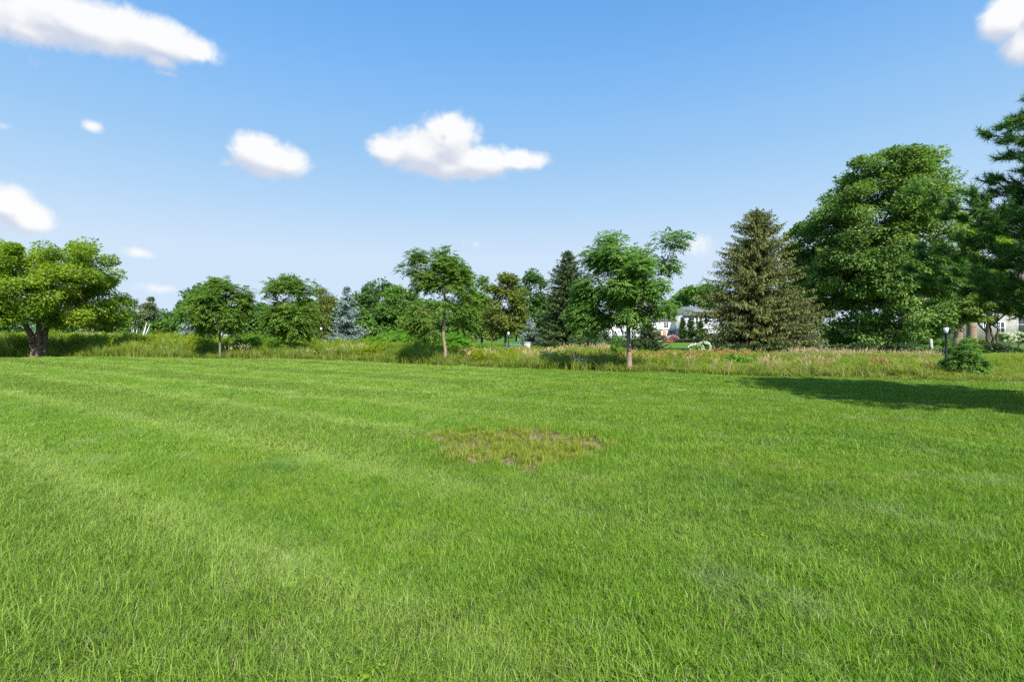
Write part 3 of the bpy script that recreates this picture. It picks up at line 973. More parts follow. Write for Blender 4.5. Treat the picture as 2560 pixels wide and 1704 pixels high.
# low broad-leaved weeds in the turf
n = 190
x = R.uniform(-9, 9, n * 3); y = R.uniform(1.6, 12, n * 3)
k = (np.abs(x) < y + 1.5) & (vnoise0(x, y) > R.uniform(0.2, 0.9, n * 3)) & (patch_mask(x, y) < 0.1)
x, y = x[k][:n], y[k][:n]; n = len(x)
ps = []
for k in range(4):
    a = R.uniform(0, 2 * math.pi, 34); q = np.sqrt(R.uniform(0, 1, 34)) * 0.09
    c = np.stack([np.cos(a) * q, np.sin(a) * q, R.uniform(0.03, 0.06, 34)], 1)
    v = leaf_quads(c, np.stack([np.cos(a + R.normal(0, .8, 34)), np.sin(a), R.normal(.1, .2, 34)], 1), np.tile([0, 0, 1.0], (34, 1)) + R.normal(size=(34, 3)) * .25, R.uniform(.022, .045, 34), R.uniform(.014, .024, 34), .1, .2)
    ps.append(proto('turf_weed', [(v, [np.arange(136).reshape(-1, 4)], np.repeat(np.clip(R.normal(.45, .2, 34), 0, .85), 4), m_herb)]))
scatter('turf_weeds', 'low clover and broad leaved weeds scattered through the lawn', 'weeds', ps, np.stack([x, y, hgt(x, y)], 1), rnd_rot(n), np.ones((n, 3)) * R.uniform(.35, .7, (n, 1)) * [1, 1, 1.6], R.integers(0, 4, n), R.uniform(0, .2, n))


# meadow plants
def herb_set(h, nst, r, leafL, leafW, nl):
    V, T = [], []
    st0, st1 = [], []
    for s in range(nst):
        b = np.array([*(R.normal(0, r, 2)), 0.0]); H = h * R.uniform(0.65, 1.1)
        top = b + [*(R.normal(0, 0.12 * h, 2)), H]
        st0.append(b); st1.append(top)
        f = R.uniform(0.15, 1.0, nl); a = R.uniform(0, 2 * math.pi, nl)
        p = b + (top - b) * f[:, None]
        ax = np.stack([np.cos(a), np.sin(a), R.normal(0.25, 0.3, nl)], 1)
        V.append(leaf_quads(p, ax, np.tile([0, 0, 1.0], (nl, 1)) + R.normal(size=(nl, 3)) * 0.3, leafL * (1.25 - 0.7 * f) * R.uniform(.7, 1.2, nl), leafW * (1.2 - 0.5 * f), 0.1, 0.3))
        T.append(np.repeat(np.clip(0.25 + 0.5 * f + R.normal(0, .12, nl), 0, .86), 4))
    v = np.concatenate(V); t = np.concatenate(T)
    fv, ff = frusta(np.array(st0), np.array(st1), np.full(nst, 0.007), np.full(nst, 0.003), 3)
    return [(v, [np.arange(len(v)).reshape(-1, 4)], t, m_herb), (fv, [ff], np.full(len(fv), 0.3), m_herb)]


def seed_set(h, nst, r, mat_head, lean=0.28, head=0.2, hw=0.028, blades=26, bmat=None):
    v, q, t, ti = blade_set(blades, r, h * 0.62, 0.014, 0.35, 0.55, (0.45, 0.25), 0.1)
    out = [(v, [q, t], ti, bmat or m_weed)]
    a = R.uniform(0, 2 * math.pi, nst)
    b = np.stack([np.cos(a) * r * .6, np.sin(a) * r * .6, a * 0], 1) * R.uniform(0, 1, (nst, 1))
    d = np.stack([np.cos(a) + 0.6, np.sin(a) + 0.2, a * 0], 1)
    H = h * R.uniform(0.75, 1.12, nst)
    top = b + d * (H * lean * R.uniform(0.4, 1.3, nst))[:, None] + np.array([0, 0, 1.0]) * H[:, None]
    fv, ff = frusta(b, top, np.full(nst, 0.004), np.full(nst, 0.003), 3)
    out.append((fv, [ff], np.full(len(fv), 0.4), mat_head))
    V = []
    for j in range(3):
        V.append(leaf_quads(top - nrm(top - b) * head * 0.2, nrm(top - b) + d * 0.35, unit(nst), head * R.uniform(.8, 1.2, nst), hw, 0.2, 0.25))
    V = np.concatenate(V)
    out.append((V, [np.arange(len(V)).reshape(-1, 4)], np.repeat(np.clip(R.normal(.5, .25, len(V) // 4), 0, 1), 4), mat_head))
    return out


def meadow_points(n, x0, x1, f0, f1):
    """points across the meadow strip; f = 0 at the lawn edge, 1 at the back"""
    x = R.uniform(x0, x1, n); f = R.uniform(f0, f1, n)
    e, b = edge_y(x), back_y(x)
    return x, e + 0.1 + (b - e) * f, f


def vnoise(x, y, s, seed):
    return 0.5 + 0.25 * (np.sin(x * s + seed) * np.cos(y * s * 1.31 + seed * 2) + np.sin(x * s * 0.43 - y * s * 0.71 + seed * 3)) + 0.15 * np.sin(x * s * 2.3 + y * s * 1.9 + seed)


def height_field(x):
    """how tall the meadow stands along the strip"""
    return np.interp(x, [-60, -36, -24, -17, -12, -8, -4, 0, 4, 8, 14, 20, 40], [1.4, 1.35, 1.2, 0.95, 0.95, 0.95, 0.8, 0.62, 0.58, 0.52, 0.42, 0.36, 0.36])


# 1 blades everywhere
n = 15000
x, y, f = meadow_points(n, -62, 42, 0.0, 1.0)
hs = height_field(x) * (0.72 + 0.28 * np.clip(f * 14, 0, 1)) * (0.45 + 1.0 * vnoise(x, y, 0.9, 1.0))
ps = []
for k in range(6):
    v, q, t, ti = blade_set(60, 0.26, 0.9, 0.02, 0.28, 0.42, (0.42, 0.25), 0.12)
    ps.append(proto('meadow_tuft', [(v, [q, t], ti, m_weed)]))
tone = np.clip(np.interp(x, [-40, -10, 0, 10, 40], [0.03, 0.06, 0.16, 0.18, 0.12]) * (0.3 + 1.4 * vnoise(x, y, 0.55, 4.0)) + R.normal(0, .12, n), 0, 1)
scatter('meadow_grass', 'tall unmown grass of the meadow strip', 'grass', ps, np.stack([x, y, x * 0], 1), rnd_rot(n), np.stack([np.ones(n), np.ones(n), hs], 1), R.integers(0, 6, n), tone)
# 2 leafy yellow-green herbs, thick on the left
n = 13000
x, y, f = meadow_points(n, -62, 40, 0.06, 1.0)
dens_ = np.interp(x, [-62, -12, -4, 2, 10, 40], [1.0, 1.0, 0.8, 0.6, 0.55, 0.4]) * np.clip(2.2 * vnoise(x, y, 0.6, 2.0) - 0.35, 0.08, 1) * np.clip(f * 10 + 0.3, 0, 1)
k = R.uniform(0, 1, n) < dens_
x, y, f = x[k], y[k], f[k]; n = len(x)
hs = height_field(x) * R.uniform(0.6, 1.2, n) * (0.6 + 0.7 * vnoise(x, y, 1.1, 12.0)) * (0.7 + 0.3 * np.clip(f * 8, 0, 1))
ps = [proto('herb', herb_set(1.0, 7, 0.17, 0.22, 0.075, 26)) for k in range(6)]
scatter('meadow_herbs', 'leafy yellow green herbs growing in the meadow', 'wild plants', ps, np.stack([x, y, x * 0], 1), rnd_rot(n), np.stack([hs ** .5, hs ** .5, hs], 1), R.integers(0, 6, n),
        np.clip(vnoise(x, y, 0.35, 7.0) * 1.3 - 0.15 + R.normal(0, .15, n), 0, 1))
# 3 tan seed heads along the front
n = 5200
x, y, f = meadow_points(n, -45, 30, 0.0, 0.7)
dens_ = 0.75 * np.clip(2.4 * vnoise(x, y, 0.7, 5.0) - 1.0, 0, 1) * np.interp(x, [-45, -30, -19, -6, 0, 6, 30], [0.05, 0.08, 0.30, 0.28, 0.26, 0.26, 0.25]) * np.exp(-f * 1.5) * np.where((x > 8) & (f > 0.3), 0.0, 1.0)
k = R.uniform(0, 1, n) < dens_
x, y, f = x[k], y[k], f[k]; n = len(x)
ps = [proto('seed_grass', seed_set(0.75, 16, 0.15, m_seed)) for k in range(5)]
hs = np.interp(x, [-45, -5, 5, 30], [1.05, 1.0, 0.8, 0.7]) * R.uniform(0.7, 1.15, n)
scatter('seed_grass', 'tan seed heads nodding along the front of the meadow', 'grass', ps, np.stack([x, y, x * 0], 1), rnd_rot(n, .04) * [1, 1, .25], np.stack([hs, hs, hs], 1), R.integers(0, 5, n), R.uniform(0, .35, n))
# 4 rusty docks and dead stems, middle
n = 3200
x, y, f = meadow_points(n, -8, 16, 0.08, 0.8)
dens_ = np.clip(2.6 * vnoise(x, y, 0.8, 9.0) - 1.3, 0, 1) * 0.35
k = R.uniform(0, 1, n) < dens_
x, y, f = x[k], y[k], f[k]; n = len(x)
ps = [proto('rusty_stem', seed_set(0.6, 12, 0.16, m_rust, 0.22, 0.16, 0.04, 18)) for k in range(4)]
hs = R.uniform(0.6, 1.1, n)
scatter('rusty_weeds', 'rust brown dead stems in the middle of the meadow', 'weeds', ps, np.stack([x, y, x * 0], 1), rnd_rot(n), np.stack([hs, hs, hs], 1), R.integers(0, 4, n), R.uniform(0, .8, n))
# 5 the pale fountain grass belt in front of the dark shrubs, right
n = 185
px = np.concatenate([R.uniform(1945, 2350, 140), R.uniform(1405, 1540, 45)])
D = np.concatenate([R.uniform(31.0, 34.5, 140), R.uniform(38, 40.5, 45)])
x = PX(px, D); n = len(x)
ps = [proto('fountain_grass', seed_set(1.05, 8, 0.2, m_seed, 0.42, 0.26, 0.04, 16)) for k in range(5)]
hs = np.concatenate([np.interp(px[:140], [1945, 2000, 2150, 2350], [0.50, 0.64, 0.56, 0.48]), np.full(45, 0.7)]) * R.uniform(0.8, 1.15, n)
scatter('fountain_grass', 'pale fountain grass with drooping plumes before the dark shrubs', 'grass', ps, np.stack([x, D, x * 0], 1), rnd_rot(n, .03) * [1, 1, .2], np.stack([hs, hs, hs], 1), R.integers(0, 5, n), np.where(R.uniform(0, 1, n) < .3, .6, .05))
# white flowering patch near the young tree
n = 9
x = R.normal(PX(1470, 23.2), 0.45, n); y = R.normal(23.2, 0.25, n)
v, q, t, ti = blade_set(14, 0.08, 0.32, 0.012, 0.3, 0.3)
fl = leaf_quads(np.stack([R.normal(0, .08, 26), R.normal(0, .08, 26), R.uniform(.34, .52, 26)], 1), unit(26), np.tile([0, 0, 1.0], (26, 1)), 0.05, 0.05)
scatter('white_wildflowers', 'low drift of white wildflowers at the meadow edge', 'flowers', [proto('wildflower', [(v, [q, t], ti, m_weed), (fl, [np.arange(104).reshape(-1, 4)], np.full(104, .7), F_white)])],
        np.stack([x, y, x * 0], 1), rnd_rot(n), np.ones((n, 3)) * R.uniform(.7, 1.2, (n, 1)), np.zeros(n, int), np.zeros(n))

# ------------------------------------------------------------------ houses
m_white = plain_mat('white_siding', (0.78, 0.78, 0.77), (0.72, 0.72, 0.71), 3.0, 0.6, 0.15, 9.0, (0.3, 0.3, 4))
m_grey = plain_mat('grey_siding', (0.52, 0.54, 0.57), (0.47, 0.49, 0.52), 3.0, 0.65, 0.15, 9.0, (0.3, 0.3, 4))
m_stone = plain_mat('pale_stone', (0.50, 0.47, 0.44), (0.36, 0.34, 0.33), 2.2, 0.85, 0.5, 6.0)
m_tan = plain_mat('tan_siding', (0.42, 0.37, 0.31), (0.38, 0.33, 0.28), 2.0, 0.7)
m_slate = plain_mat('blue_grey_siding', (0.16, 0.21, 0.29), (0.13, 0.17, 0.24), 2.0, 0.7)
m_roof_b = plain_mat('brown_shingles', (0.13, 0.105, 0.095), (0.20, 0.165, 0.15), 8.0, 0.9, 0.6, 14.0)
m_roof_g = plain_mat('grey_shingles', (0.11, 0.125, 0.14), (0.17, 0.185, 0.20), 8.0, 0.9, 0.6, 14.0)
m_trim = plain_mat('white_trim', (0.80, 0.80, 0.79), None, 5, 0.5)
m_glass = plain_mat('dark_window_glass', (0.035, 0.042, 0.05), (0.06, 0.07, 0.08), 0.8, 0.06, spec=0.6)
m_door = plain_mat('stained_oak', (0.30, 0.15, 0.06), (0.38, 0.20, 0.085), 4.0, 0.5, stretch=(4, 4, 0.6))
m_gutter = plain_mat('grey_gutter', (0.22, 0.23, 0.25), None, 5, 0.5)
m_redwood = plain_mat('red_brown_deck', (0.36, 0.13, 0.075), (0.28, 0.095, 0.055), 3.0, 0.65, 0.2, 20.0)
m_iron = plain_mat('black_iron', (0.012, 0.013, 0.015), (0.02, 0.02, 0.022), 9.0, 0.4)
m_frost = plain_mat('frosted_lamp_glass', (0.80, 0.81, 0.84), None, 5, 0.25, spec=0.6)
m_post = plain_mat('weathered_post', (0.42, 0.39, 0.34), (0.30, 0.28, 0.24), 5.0, 0.85, 0.5, 20.0, (3, 3, 0.6))
m_box = plain_mat('grey_pink_box', (0.44, 0.40, 0.38), (0.37, 0.34, 0.32), 5.0, 0.7)
m_teal = plain_mat('blue_green_paint', (0.035, 0.17, 0.19), (0.045, 0.2, 0.21), 5.0, 0.5)


def window(root, x, z, w, h, y, cols=1, rows=1, wallname='window', door=False, stained=False):
    """a window in a wall facing the lawn: a frame standing proud, with glass set back and glazing bars"""
    fr = MB(); t = 0.09
    fr.box(x - w / 2 - t, x - w / 2, y - 0.07, y + 0.03, z - t, z + h + t).box(x + w / 2, x + w / 2 + t, y - 0.07, y + 0.03, z - t, z + h + t)
    fr.box(x - w / 2, x + w / 2, y - 0.07, y + 0.03, z + h, z + h + t).box(x - w / 2, x + w / 2, y - 0.085, y + 0.03, z - t, z)
    for c in range(1, cols):
        xx = x - w / 2 + w * c / cols
        fr.box(xx - 0.03, xx + 0.03, y - 0.05, y + 0.02, z + 0.002, z + h - 0.002)
    for r in range(1, rows):
        zz = z + h * r / rows
        fr.box(x - w / 2 + 0.002, x + w / 2 - 0.002, y - 0.045, y + 0.02, zz - 0.025, zz + 0.025)
    f = fr.build('door' if door else 'window', m_trim, root)
    MB().box(x - w / 2 + 0.001, x + w / 2 - 0.001, y - 0.012, y + 0.015, z + 0.001, z + h - 0.001).build('pane', m_door if stained else m_glass, f)
    return f


def hip_roof(mb, x0, x1, y0, y1, z, h, ridge=0.5, over=0.45):
    x0 -= over; x1 += over; y0 -= over; y1 += over
    ym = 0.5 * (y0 + y1); rl = (x1 - x0) * (1 - ridge) / 2
    v = [(x0, y0, z), (x1, y0, z), (x1, y1, z), (x0, y1, z), (x0 + rl, ym, z + h), (x1 - rl, ym, z + h)]
    mb.add(v, [(0, 1, 5, 4), (1, 2, 5), (2, 3, 4, 5), (3, 0, 4), (3, 2, 1, 0)])


def house(label, px0, px1, D, eave_py, ridge_py, wall_m, roof_m, wins, depth=9.0, ridge=0.6, group=None):
    x0, x1 = PX(px0, D), PX(px1, D); xm = 0.5 * (x0 + x1)
    root = thing('house', label, 'house', (xm, D, 0.06), 0, group)
    w = x1 - x0; ze = PZ(eave_py, D)
    MB().box(-w / 2, w / 2, 0, depth, -0.1, ze).build('wall', wall_m, root)
    mb = MB(); hip_roof(mb, -w / 2, w / 2, 0, depth, ze + 0.01, PZ(ridge_py, D) - ze, ridge)
    r = mb.build('roof', roof_m, root)
    MB().box(-w / 2 - 0.46, w / 2 + 0.46, -0.56, -0.455, ze - 0.1, ze + 0.06).build('gutter', m_gutter, r)
    for (px, py0, py1, wd, cols, rows) in wins:
        window(root, PX(px, D) - xm, PZ(py1, D) - 0.06, wd, PZ(py0, D) - PZ(py1, D), 0.0, cols, rows)
    return root


# the white house behind the clipped lawn: main block, wing standing forward, doors to a red-brown deck
Dh = 112.0; xh = PX(1590, Dh)
hroot = thing('house', 'two storey white house with grey hip roofs behind the red deck', 'house', (xh, Dh, 0.06))
zw = 4.55
MB().box(PX(1490, Dh) - xh, PX(1688, Dh) - xh, 0, 11, -0.1, zw).build('wall', m_white, hroot)
MB().box(PX(1572, Dh) - xh, PX(1668, Dh) - xh, 3.0, 11.2, zw, 6.6).build('wall', m_white, hroot)
mb = MB(); hip_roof(mb, PX(1490, Dh) - xh, PX(1688, Dh) - xh, 0, 11, zw + .01, 2.4, 0.75, 0.4); mb.build('roof', m_roof_g, hroot)
mb = MB(); hip_roof(mb, PX(1572, Dh) - xh, PX(1668, Dh) - xh, 3.0, 11.2, 6.61, 2.9, 0.55, 0.5); r_ = mb.build('roof', m_roof_b, hroot)
wx0, wx1 = PX(1690, Dh) - xh, PX(1776, Dh) - xh
MB().box(wx0, wx1, -5.0, 10.8, -0.1, 5.6).build('wall', m_grey, hroot)
mb = MB(); hip_roof(mb, wx0, wx1, -5.0, 10.8, 5.61, 2.2, 0.35, 0.5); rg = mb.build('roof', m_roof_g, hroot)
MB().box(wx0 - .5, wx1 + .5, -5.62, -5.51, 5.5, 5.68).build('gutter', m_gutter, rg)
Dw = Dh - 5.0
for px in (1703, 1722, 1733, 1742, 1752, 1764):
    window(hroot, PX(px, Dw) - xh, 3.75, 0.5, 1.35, -5.0, 1, 2)
for px in (1731, 1741, 1768):
    window(hroot, PX(px, Dw) - xh, 0.9, 0.55, 1.75, -5.0, 1, 2)
for px, stained in ((1649, True), (1661, True), (1673, False), (1683, False)):
    window(hroot, PX(px, Dh) - xh, 0.35, 0.78, 2.0, 0.0, 2 if not stained else 1, 4 if not stained else 1, door=True, stained=stained)
for px in (1512, 1535, 1560, 1584, 1606, 1628):
    window(hroot, PX(px, Dh) - xh, 0.6, 1.0, 1.7, 0.0, 2, 2)
for px in (1520, 1550, 1580, 1612, 1665):
    window(hroot, PX(px, Dh) - xh, 3.0, 0.9, 1.1, 0.0, 2, 2)
MB().box(0, 0.7, 5.5, 6.3, 8.0, 10.2).build('chimney', m_stone, r_)
for z in (2.72,):
    MB().box(PX(1632, Dh) - xh, PX(1690, Dh) - xh - 0.01, -0.28, -0.005, z, z + 0.22).build('cornice', m_trim, hroot)

gx0, gx1 = PX(1628, Dh) - xh, PX(1688, Dh) - xh; gm = 0.5 * (gx0 + gx1)
MB().add([(gx0, -0.02, zw), (gx1, -0.02, zw), (gm, -0.02, zw + 2.3), (gx0, 2.2, zw), (gx1, 2.2, zw), (gm, 2.2, zw + 2.3)], [(0, 1, 2), (3, 5, 4), (0, 3, 4, 1)]).build('gable', m_white, hroot)
for sg_, ex_ in ((-1, gx0 - 0.35), (1, gx1 + 0.35)):
    MB().add([(ex_, -0.4, zw - 0.25), (gm, -0.4, zw + 2.36), (gm, 4.0, zw + 2.36), (ex_, 4.0, zw - 0.25), (ex_, -0.4, zw - 0.1), (gm, -0.4, zw + 2.52), (gm, 4.0, zw + 2.52), (ex_, 4.0, zw - 0.1)],
             [(0, 1, 2, 3), (4, 7, 6, 5), (0, 4, 5, 1), (3, 2, 6, 7), (0, 3, 7, 4)]).build('roof', m_roof_g, hroot)
window(hroot, gm, 4.9, 0.8, 0.9, -0.02, 2, 2)

Dd = 99.0; xd = PX(1716, Dd)
deck = thing('deck', 'red brown wooden deck with white railing below the white house', 'deck', (xd, Dd, 0.06))
dw0, dw1 = PX(1662, Dd) - xd, PX(1758, Dd) - xd
for k in range(9):
    w = (dw1 - dw0) / 9
    MB().box(dw0 + k * w + .015, dw0 + (k + 1) * w - .015, 0.02, 6.5, 0.42, 0.5).build('plank', m_redwood, deck)
MB().box(dw0, dw1, -0.06, 0.0, -0.05, 0.44).build('skirt', m_redwood, deck)
xr = dw0 + 0.3
npost = 9
for k in range(npost):
    x = xr + (dw1 - 0.3 - xr) * k / (npost - 1)
    MB().box(x - .06, x + .06, 0.03, 0.15, 0.501, 1.42).build('post', m_redwood if k > 5 else m_trim, deck)
for k in range(48):
    x = xr + (dw1 - 0.3 - xr) * (k + 0.5) / 48
    MB().box(x - .02, x + .02, 0.07, 0.11, 0.62, 1.34).build('baluster', m_trim if k < 32 else m_redwood, deck)
MB().box(xr + .07, dw1 - .37, 0.05, 0.13, 1.345, 1.40).build('rail', m_redwood, deck)
MB().box(xr + .07, dw1 - .37, 0.06, 0.12, 0.56, 0.615).build('rail', m_redwood, deck)

house('pale stone house at the far right behind the white hydrangeas', 2375, 2760, 74, 735, 660, m_stone, m_roof_b,
      [(2466, 808, 829, 0.9, 1, 2), (2395, 808, 829, 0.9, 1, 2), (2430, 808, 829, 0.9, 1, 2), (2500, 806, 832, 1.2, 2, 2), (2553, 790, 832, 1.0, 1, 2), (2600, 806, 832, 1.4, 2, 2), (2466, 760, 782, 0.9, 1, 2), (2548, 758, 780, 0.9, 1, 2)], 10)
house('small white house glimpsed behind the two young trees at centre left', 1090, 1155, 92, 800, 775, m_white, m_roof_b, [(1105, 815, 835, 1.0, 2, 2), (1127, 815, 835, 1.0, 2, 2), (1143, 815, 838, 0.8, 1, 2)], 8)
house('low pale house far off behind the spreading maple', 196, 288, 128, 826, 810, m_tan, m_roof_b, [(212, 830, 840, 1.0, 2, 1), (232, 830, 840, 1.0, 2, 1), (262, 830, 840, 1.6, 3, 1)], 8)
house('white cottage peeping out below the second young tree', 508, 552, 118, 824, 806, m_white, m_roof_g, [(522, 829, 838, 0.9, 1, 2), (539, 829, 838, 0.9, 1, 2)], 7)
house('blue grey shed in the shade between two young trees', 618, 656, 76, 829, 816, m_slate, m_roof_g, [(632, 833, 843, 0.6, 1, 2)], 4)

# ------------------------------------------------------------------ lamp posts, posts, garden furniture
def lamp_post(label, px, D, top_py, r=0.045, hd=0.8, group='lamp posts at the edge of the meadow'):
    root = thing('lamp_post', label, 'lamp post', (PX(px, D), D, 0.0), 0, group)
    H = PZ(top_py, D)
    MB().tube([(0, 0, -0.1), (0, 0, 0.12), (0, 0, 0.16), (0, 0, H - 0.52), (0, 0, H - 0.45), (0, 0, H - 0.40), (0, 0, H - 0.37)], [r * 2.1, r * 2.0, r * 1.15, r * 0.85, r * 1.5, r * 1.6, r * 1.9], 10).build('pole', m_iron, root)
    lan = MB().tube([(0, 0, H - 0.12), (0, 0, H - 0.09), (0, 0, H - 0.02), (0, 0, H + 0.03)], [0.155 * hd, 0.15 * hd, 0.05, 0.012], 6).build('lantern_cap', m_iron, root)
    MB().tube([(0, 0, H - 0.369), (0, 0, H - 0.121)], [0.085 * hd, 0.142 * hd], 6).build('pane', m_frost, lan)
    return root


lamp_post('black lamp post with white lantern beside the right hand sapling', 2365, 23.5, 812)
lamp_post('black lamp post next to the blue spruce', 803, 44, 815, 0.04, 0.62)
lamp_post('black lamp post in front of the yellowish tree at the centre', 1271, 40, 826, 0.04, 0.62)
for px, D, top, r, lb in ((2273, 50, 846, 0.11, 'slim pale wooden post on the clipped lawn under the great maple'), (2328, 38, 848, 0.12, 'thicker leaning wooden post left of the lamp post')):
    root = thing('wooden_post', lb, 'post', (PX(px, D), D, 0), 0, 'weathered posts by the clipped lawn')
    H = PZ(top, D)
    MB().tube([(0, 0, -0.1), (0.01, 0, H * 0.5), (-0.03, 0, H), (-0.03, 0, H + 0.03)], [r, r * 0.95, r * 0.92, r * 0.55], 8).build('shaft', m_post, root)
root = thing('utility_box', 'pale grey utility cabinet in the middle of the meadow', 'cabinet', (PX(1318, 37), 37, 0))
MB().box(-0.22, 0.22, -0.22, 0.22, -0.05, 1.0).build('body', m_box, root)
MB().box(-0.25, 0.25, -0.25, 0.25, 1.0, 1.06).build('lid', m_box, root)
MB().box(-0.18, 0.18, -0.24, -0.222, 0.12, 0.92).build('door', m_box, root)
root = thing('garden_bench', 'low blue green bench at the edge of the clipped lawn', 'bench', (PX(1284, 40.5), 40.5, 0))
for k in range(3):
    MB().box(-0.75, 0.75, -0.2 + k * 0.14, -0.2 + k * 0.14 + 0.115, 0.40, 0.44).build('slat', m_teal, root)
for sx in (-1, 1):
    MB().box(sx * 0.6 - .04, sx * 0.6 + .04, -0.18, 0.18, -0.05, 0.398).build('leg', m_teal, root)
for k in range(2):
    MB().box(-0.75, 0.75, 0.235, 0.265, 0.52 + k * 0.16, 0.63 + k * 0.16).build('backrest', m_teal, root)

# ------------------------------------------------------------------ the trees along the lawn
R.bit_generator.state = {'bit_generator': 'PCG64', 'state': {'state': 25161044971955078254688069768506829487, 'inc': 7937318808080196428804369945471644491}, 'has_uint32': 1, 'uinteger': 3303927198}   # same plants whatever the lawn above draws
broadleaf('maple_tree', 'broad spreading maple with yellow green leaves and forked trunk at the left', 98, 36.0,
          [(60, 690, 92, 72), (-50, 700, 90, 82), (-150, 740, 80, 70), (15, 645, 62, 34), (105, 645, 50, 36), (205, 645, 60, 62), (215, 625, 45, 40), (278, 680, 50, 48), (325, 735, 38, 40), (300, 775, 60, 42),
           (205, 760, 92, 58), (90, 770, 80, 50), (-30, 790, 85, 42), (265, 815, 75, 26, .5), (30, 818, 60, 18, .4), (160, 700, 80, 60), (150, 660, 80, 52), (60, 735, 110, 70), (240, 720, 80, 60), (-90, 680, 90, 70), (150, 810, 55, 22, .35)],
          L_maple, bark_brown, n_clump=210, n_leaf=80000, leaf=(0.155, 0.12), clump_r=0.80, trunk_r=0.33, fork=806, stems=3, flat=0.66, stem_pow=2.6, stem_gap=0.62, spread=0.22, Rdep=5.6)
young = 'young trees planted along the lawn edge'
broadleaf('young_tree', 'leftmost young tree with dense drooping crown beside the spreading maple', 550, 34.2,
          [(552, 718, 46, 34), (518, 752, 50, 38), (603, 735, 32, 34), (488, 775, 38, 38), (560, 790, 62, 36), (606, 768, 26, 34), (520, 815, 44, 20), (575, 820, 40, 18), (462, 790, 14, 30, .6)],
          L_locust, bark_grey, n_clump=90, n_leaf=3000, leaf=(0.42, 0.175), clump_r=0.5, trunk_r=0.075, fork=826, compound=9, group=young)
broadleaf('young_tree', 'rounded young tree with slim trunk left of the blue spruce', 730, 35.3,
          [(726, 715, 50, 34), (690, 728, 36, 34), (765, 735, 34, 40), (716, 780, 60, 42), (762, 792, 44, 44), (690, 805, 34, 34), (738, 828, 52, 24), (672, 715, 22, 22, .5)],
          L_locust, bark_tan, n_clump=90, n_leaf=3000, leaf=(0.42, 0.175), clump_r=0.52, trunk_r=0.075, fork=838, compound=9, group=young)
broadleaf('young_tree', 'airy young tree at the centre with sky showing through its crown', 1112, 27.0,
          [(1105, 652, 44, 36), (1046, 652, 28, 32, .6), (1028, 675, 20, 16, .45), (1085, 700, 56, 44), (1150, 712, 42, 50), (1176, 740, 22, 36), (1055, 790, 46, 46), (1100, 758, 50, 34, .3), (1162, 795, 34, 46), (1065, 828, 40, 20, .7), (1140, 680, 34, 34)],
          L_locust, bark_tan, n_clump=84, n_leaf=3100, leaf=(0.40, 0.15), clump_r=0.44, trunk_r=0.095, fork=812, compound=9, group=young)
broadleaf('young_tree', 'largest young tree with forked trunk and lopsided crown before the white house', 1573, 21.8,
          [(1530, 600, 40, 26), (1512, 645, 62, 42), (1590, 655, 60, 46), (1650, 600, 44, 28, .85), (1682, 610, 22, 26, .6), (1658, 672, 44, 34, .45), (1480, 720, 54, 50), (1560, 720, 72, 58), (1632, 722, 50, 38, .65), (1690, 705, 22, 16, .4),
           (1455, 780, 34, 52), (1510, 795, 60, 44), (1590, 785, 58, 34), (1655, 772, 36, 22, .2), (1465, 825, 28, 22, .6)],
          L_locust2, bark_tan, n_clump=120, n_leaf=5400, leaf=(0.40, 0.14), clump_r=0.42, trunk_r=0.115, fork=838, compound=9, group=young)

# ------------------------------------------------------------------ conifers
conifer('norway_spruce', 'big olive brown spruce with hanging twigs right of the white house', 1893, 45.0, 523, 150, N_spruce, n_branch=640, step=0.16, needle=(0.3, 0.09), droop=0.28, pendulous=0.75, power=0.66, low_py=868, trunk_r=0.28, twl=0.6, per=2)
conifer('blue_spruce', 'pale blue grey spruce standing left of the centre', 868, 50.0, 718, 50, N_blue, n_branch=190, step=0.14, needle=(0.24, 0.10), droop=0.12, pendulous=0.12, power=0.8, low_py=862, trunk_r=0.12, twl=0.42)
conifer('dark_spruce', 'dark green spruce behind the largest young tree', 1418, 50.0, 630, 78, N_dark, n_branch=520, step=0.16, needle=(0.32, 0.10), droop=0.1, pendulous=0.25, power=0.7, low_py=866, trunk_r=0.2, twl=0.55, irregular=0.25)
conifer('small_spruce', 'small blue green spruce half hidden behind the leftmost young tree', 482, 58.0, 788, 38, N_blue, n_branch=110, step=0.16, needle=(0.26, 0.12), low_py=850, trunk_r=0.1, group='small bluish spruces in the gardens')
conifer('small_spruce', 'small grey green spruce behind the yellowish tree', 1326, 60.0, 795, 30, N_blue, n_branch=110, step=0.16, needle=(0.26, 0.12), low_py=858, trunk_r=0.1, group='small bluish spruces in the gardens')
conifer('small_spruce', 'small bluish spruce at the foot of the great maple beside the big spruce', 2012, 46.0, 795, 46, N_blue, n_branch=120, step=0.15, needle=(0.24, 0.10), low_py=868, trunk_r=0.1, group='small bluish spruces in the gardens')
conifer('young_spruce', 'dark bushy young spruce at the meadow edge right of the forked young tree', 1622, 36.0, 808, 42, N_dark, n_branch=150, step=0.10, needle=(0.16, 0.07), droop=-0.1, pendulous=0.05, power=0.6, low_py=886, trunk_r=0.08, twl=0.3)
for px, top, hw, D, lb in ((1707, 797, 10, 98.0, 'left hand cone shaped arborvitae by the deck'), (1727, 796, 10, 98.0, 'middle cone shaped arborvitae by the deck'), (1750, 805, 13, 97.0, 'rounder arborvitae at the right end of the deck')):
    conifer('arborvitae', lb, px, D, top, hw, N_arbor, n_branch=150, step=0.12, needle=(0.3, 0.16), droop=-0.5, pendulous=-0.3, power=0.62, low_py=847, trunk_r=0.06, twl=0.35, group='clipped arborvitae by the white house', cat='conifer')


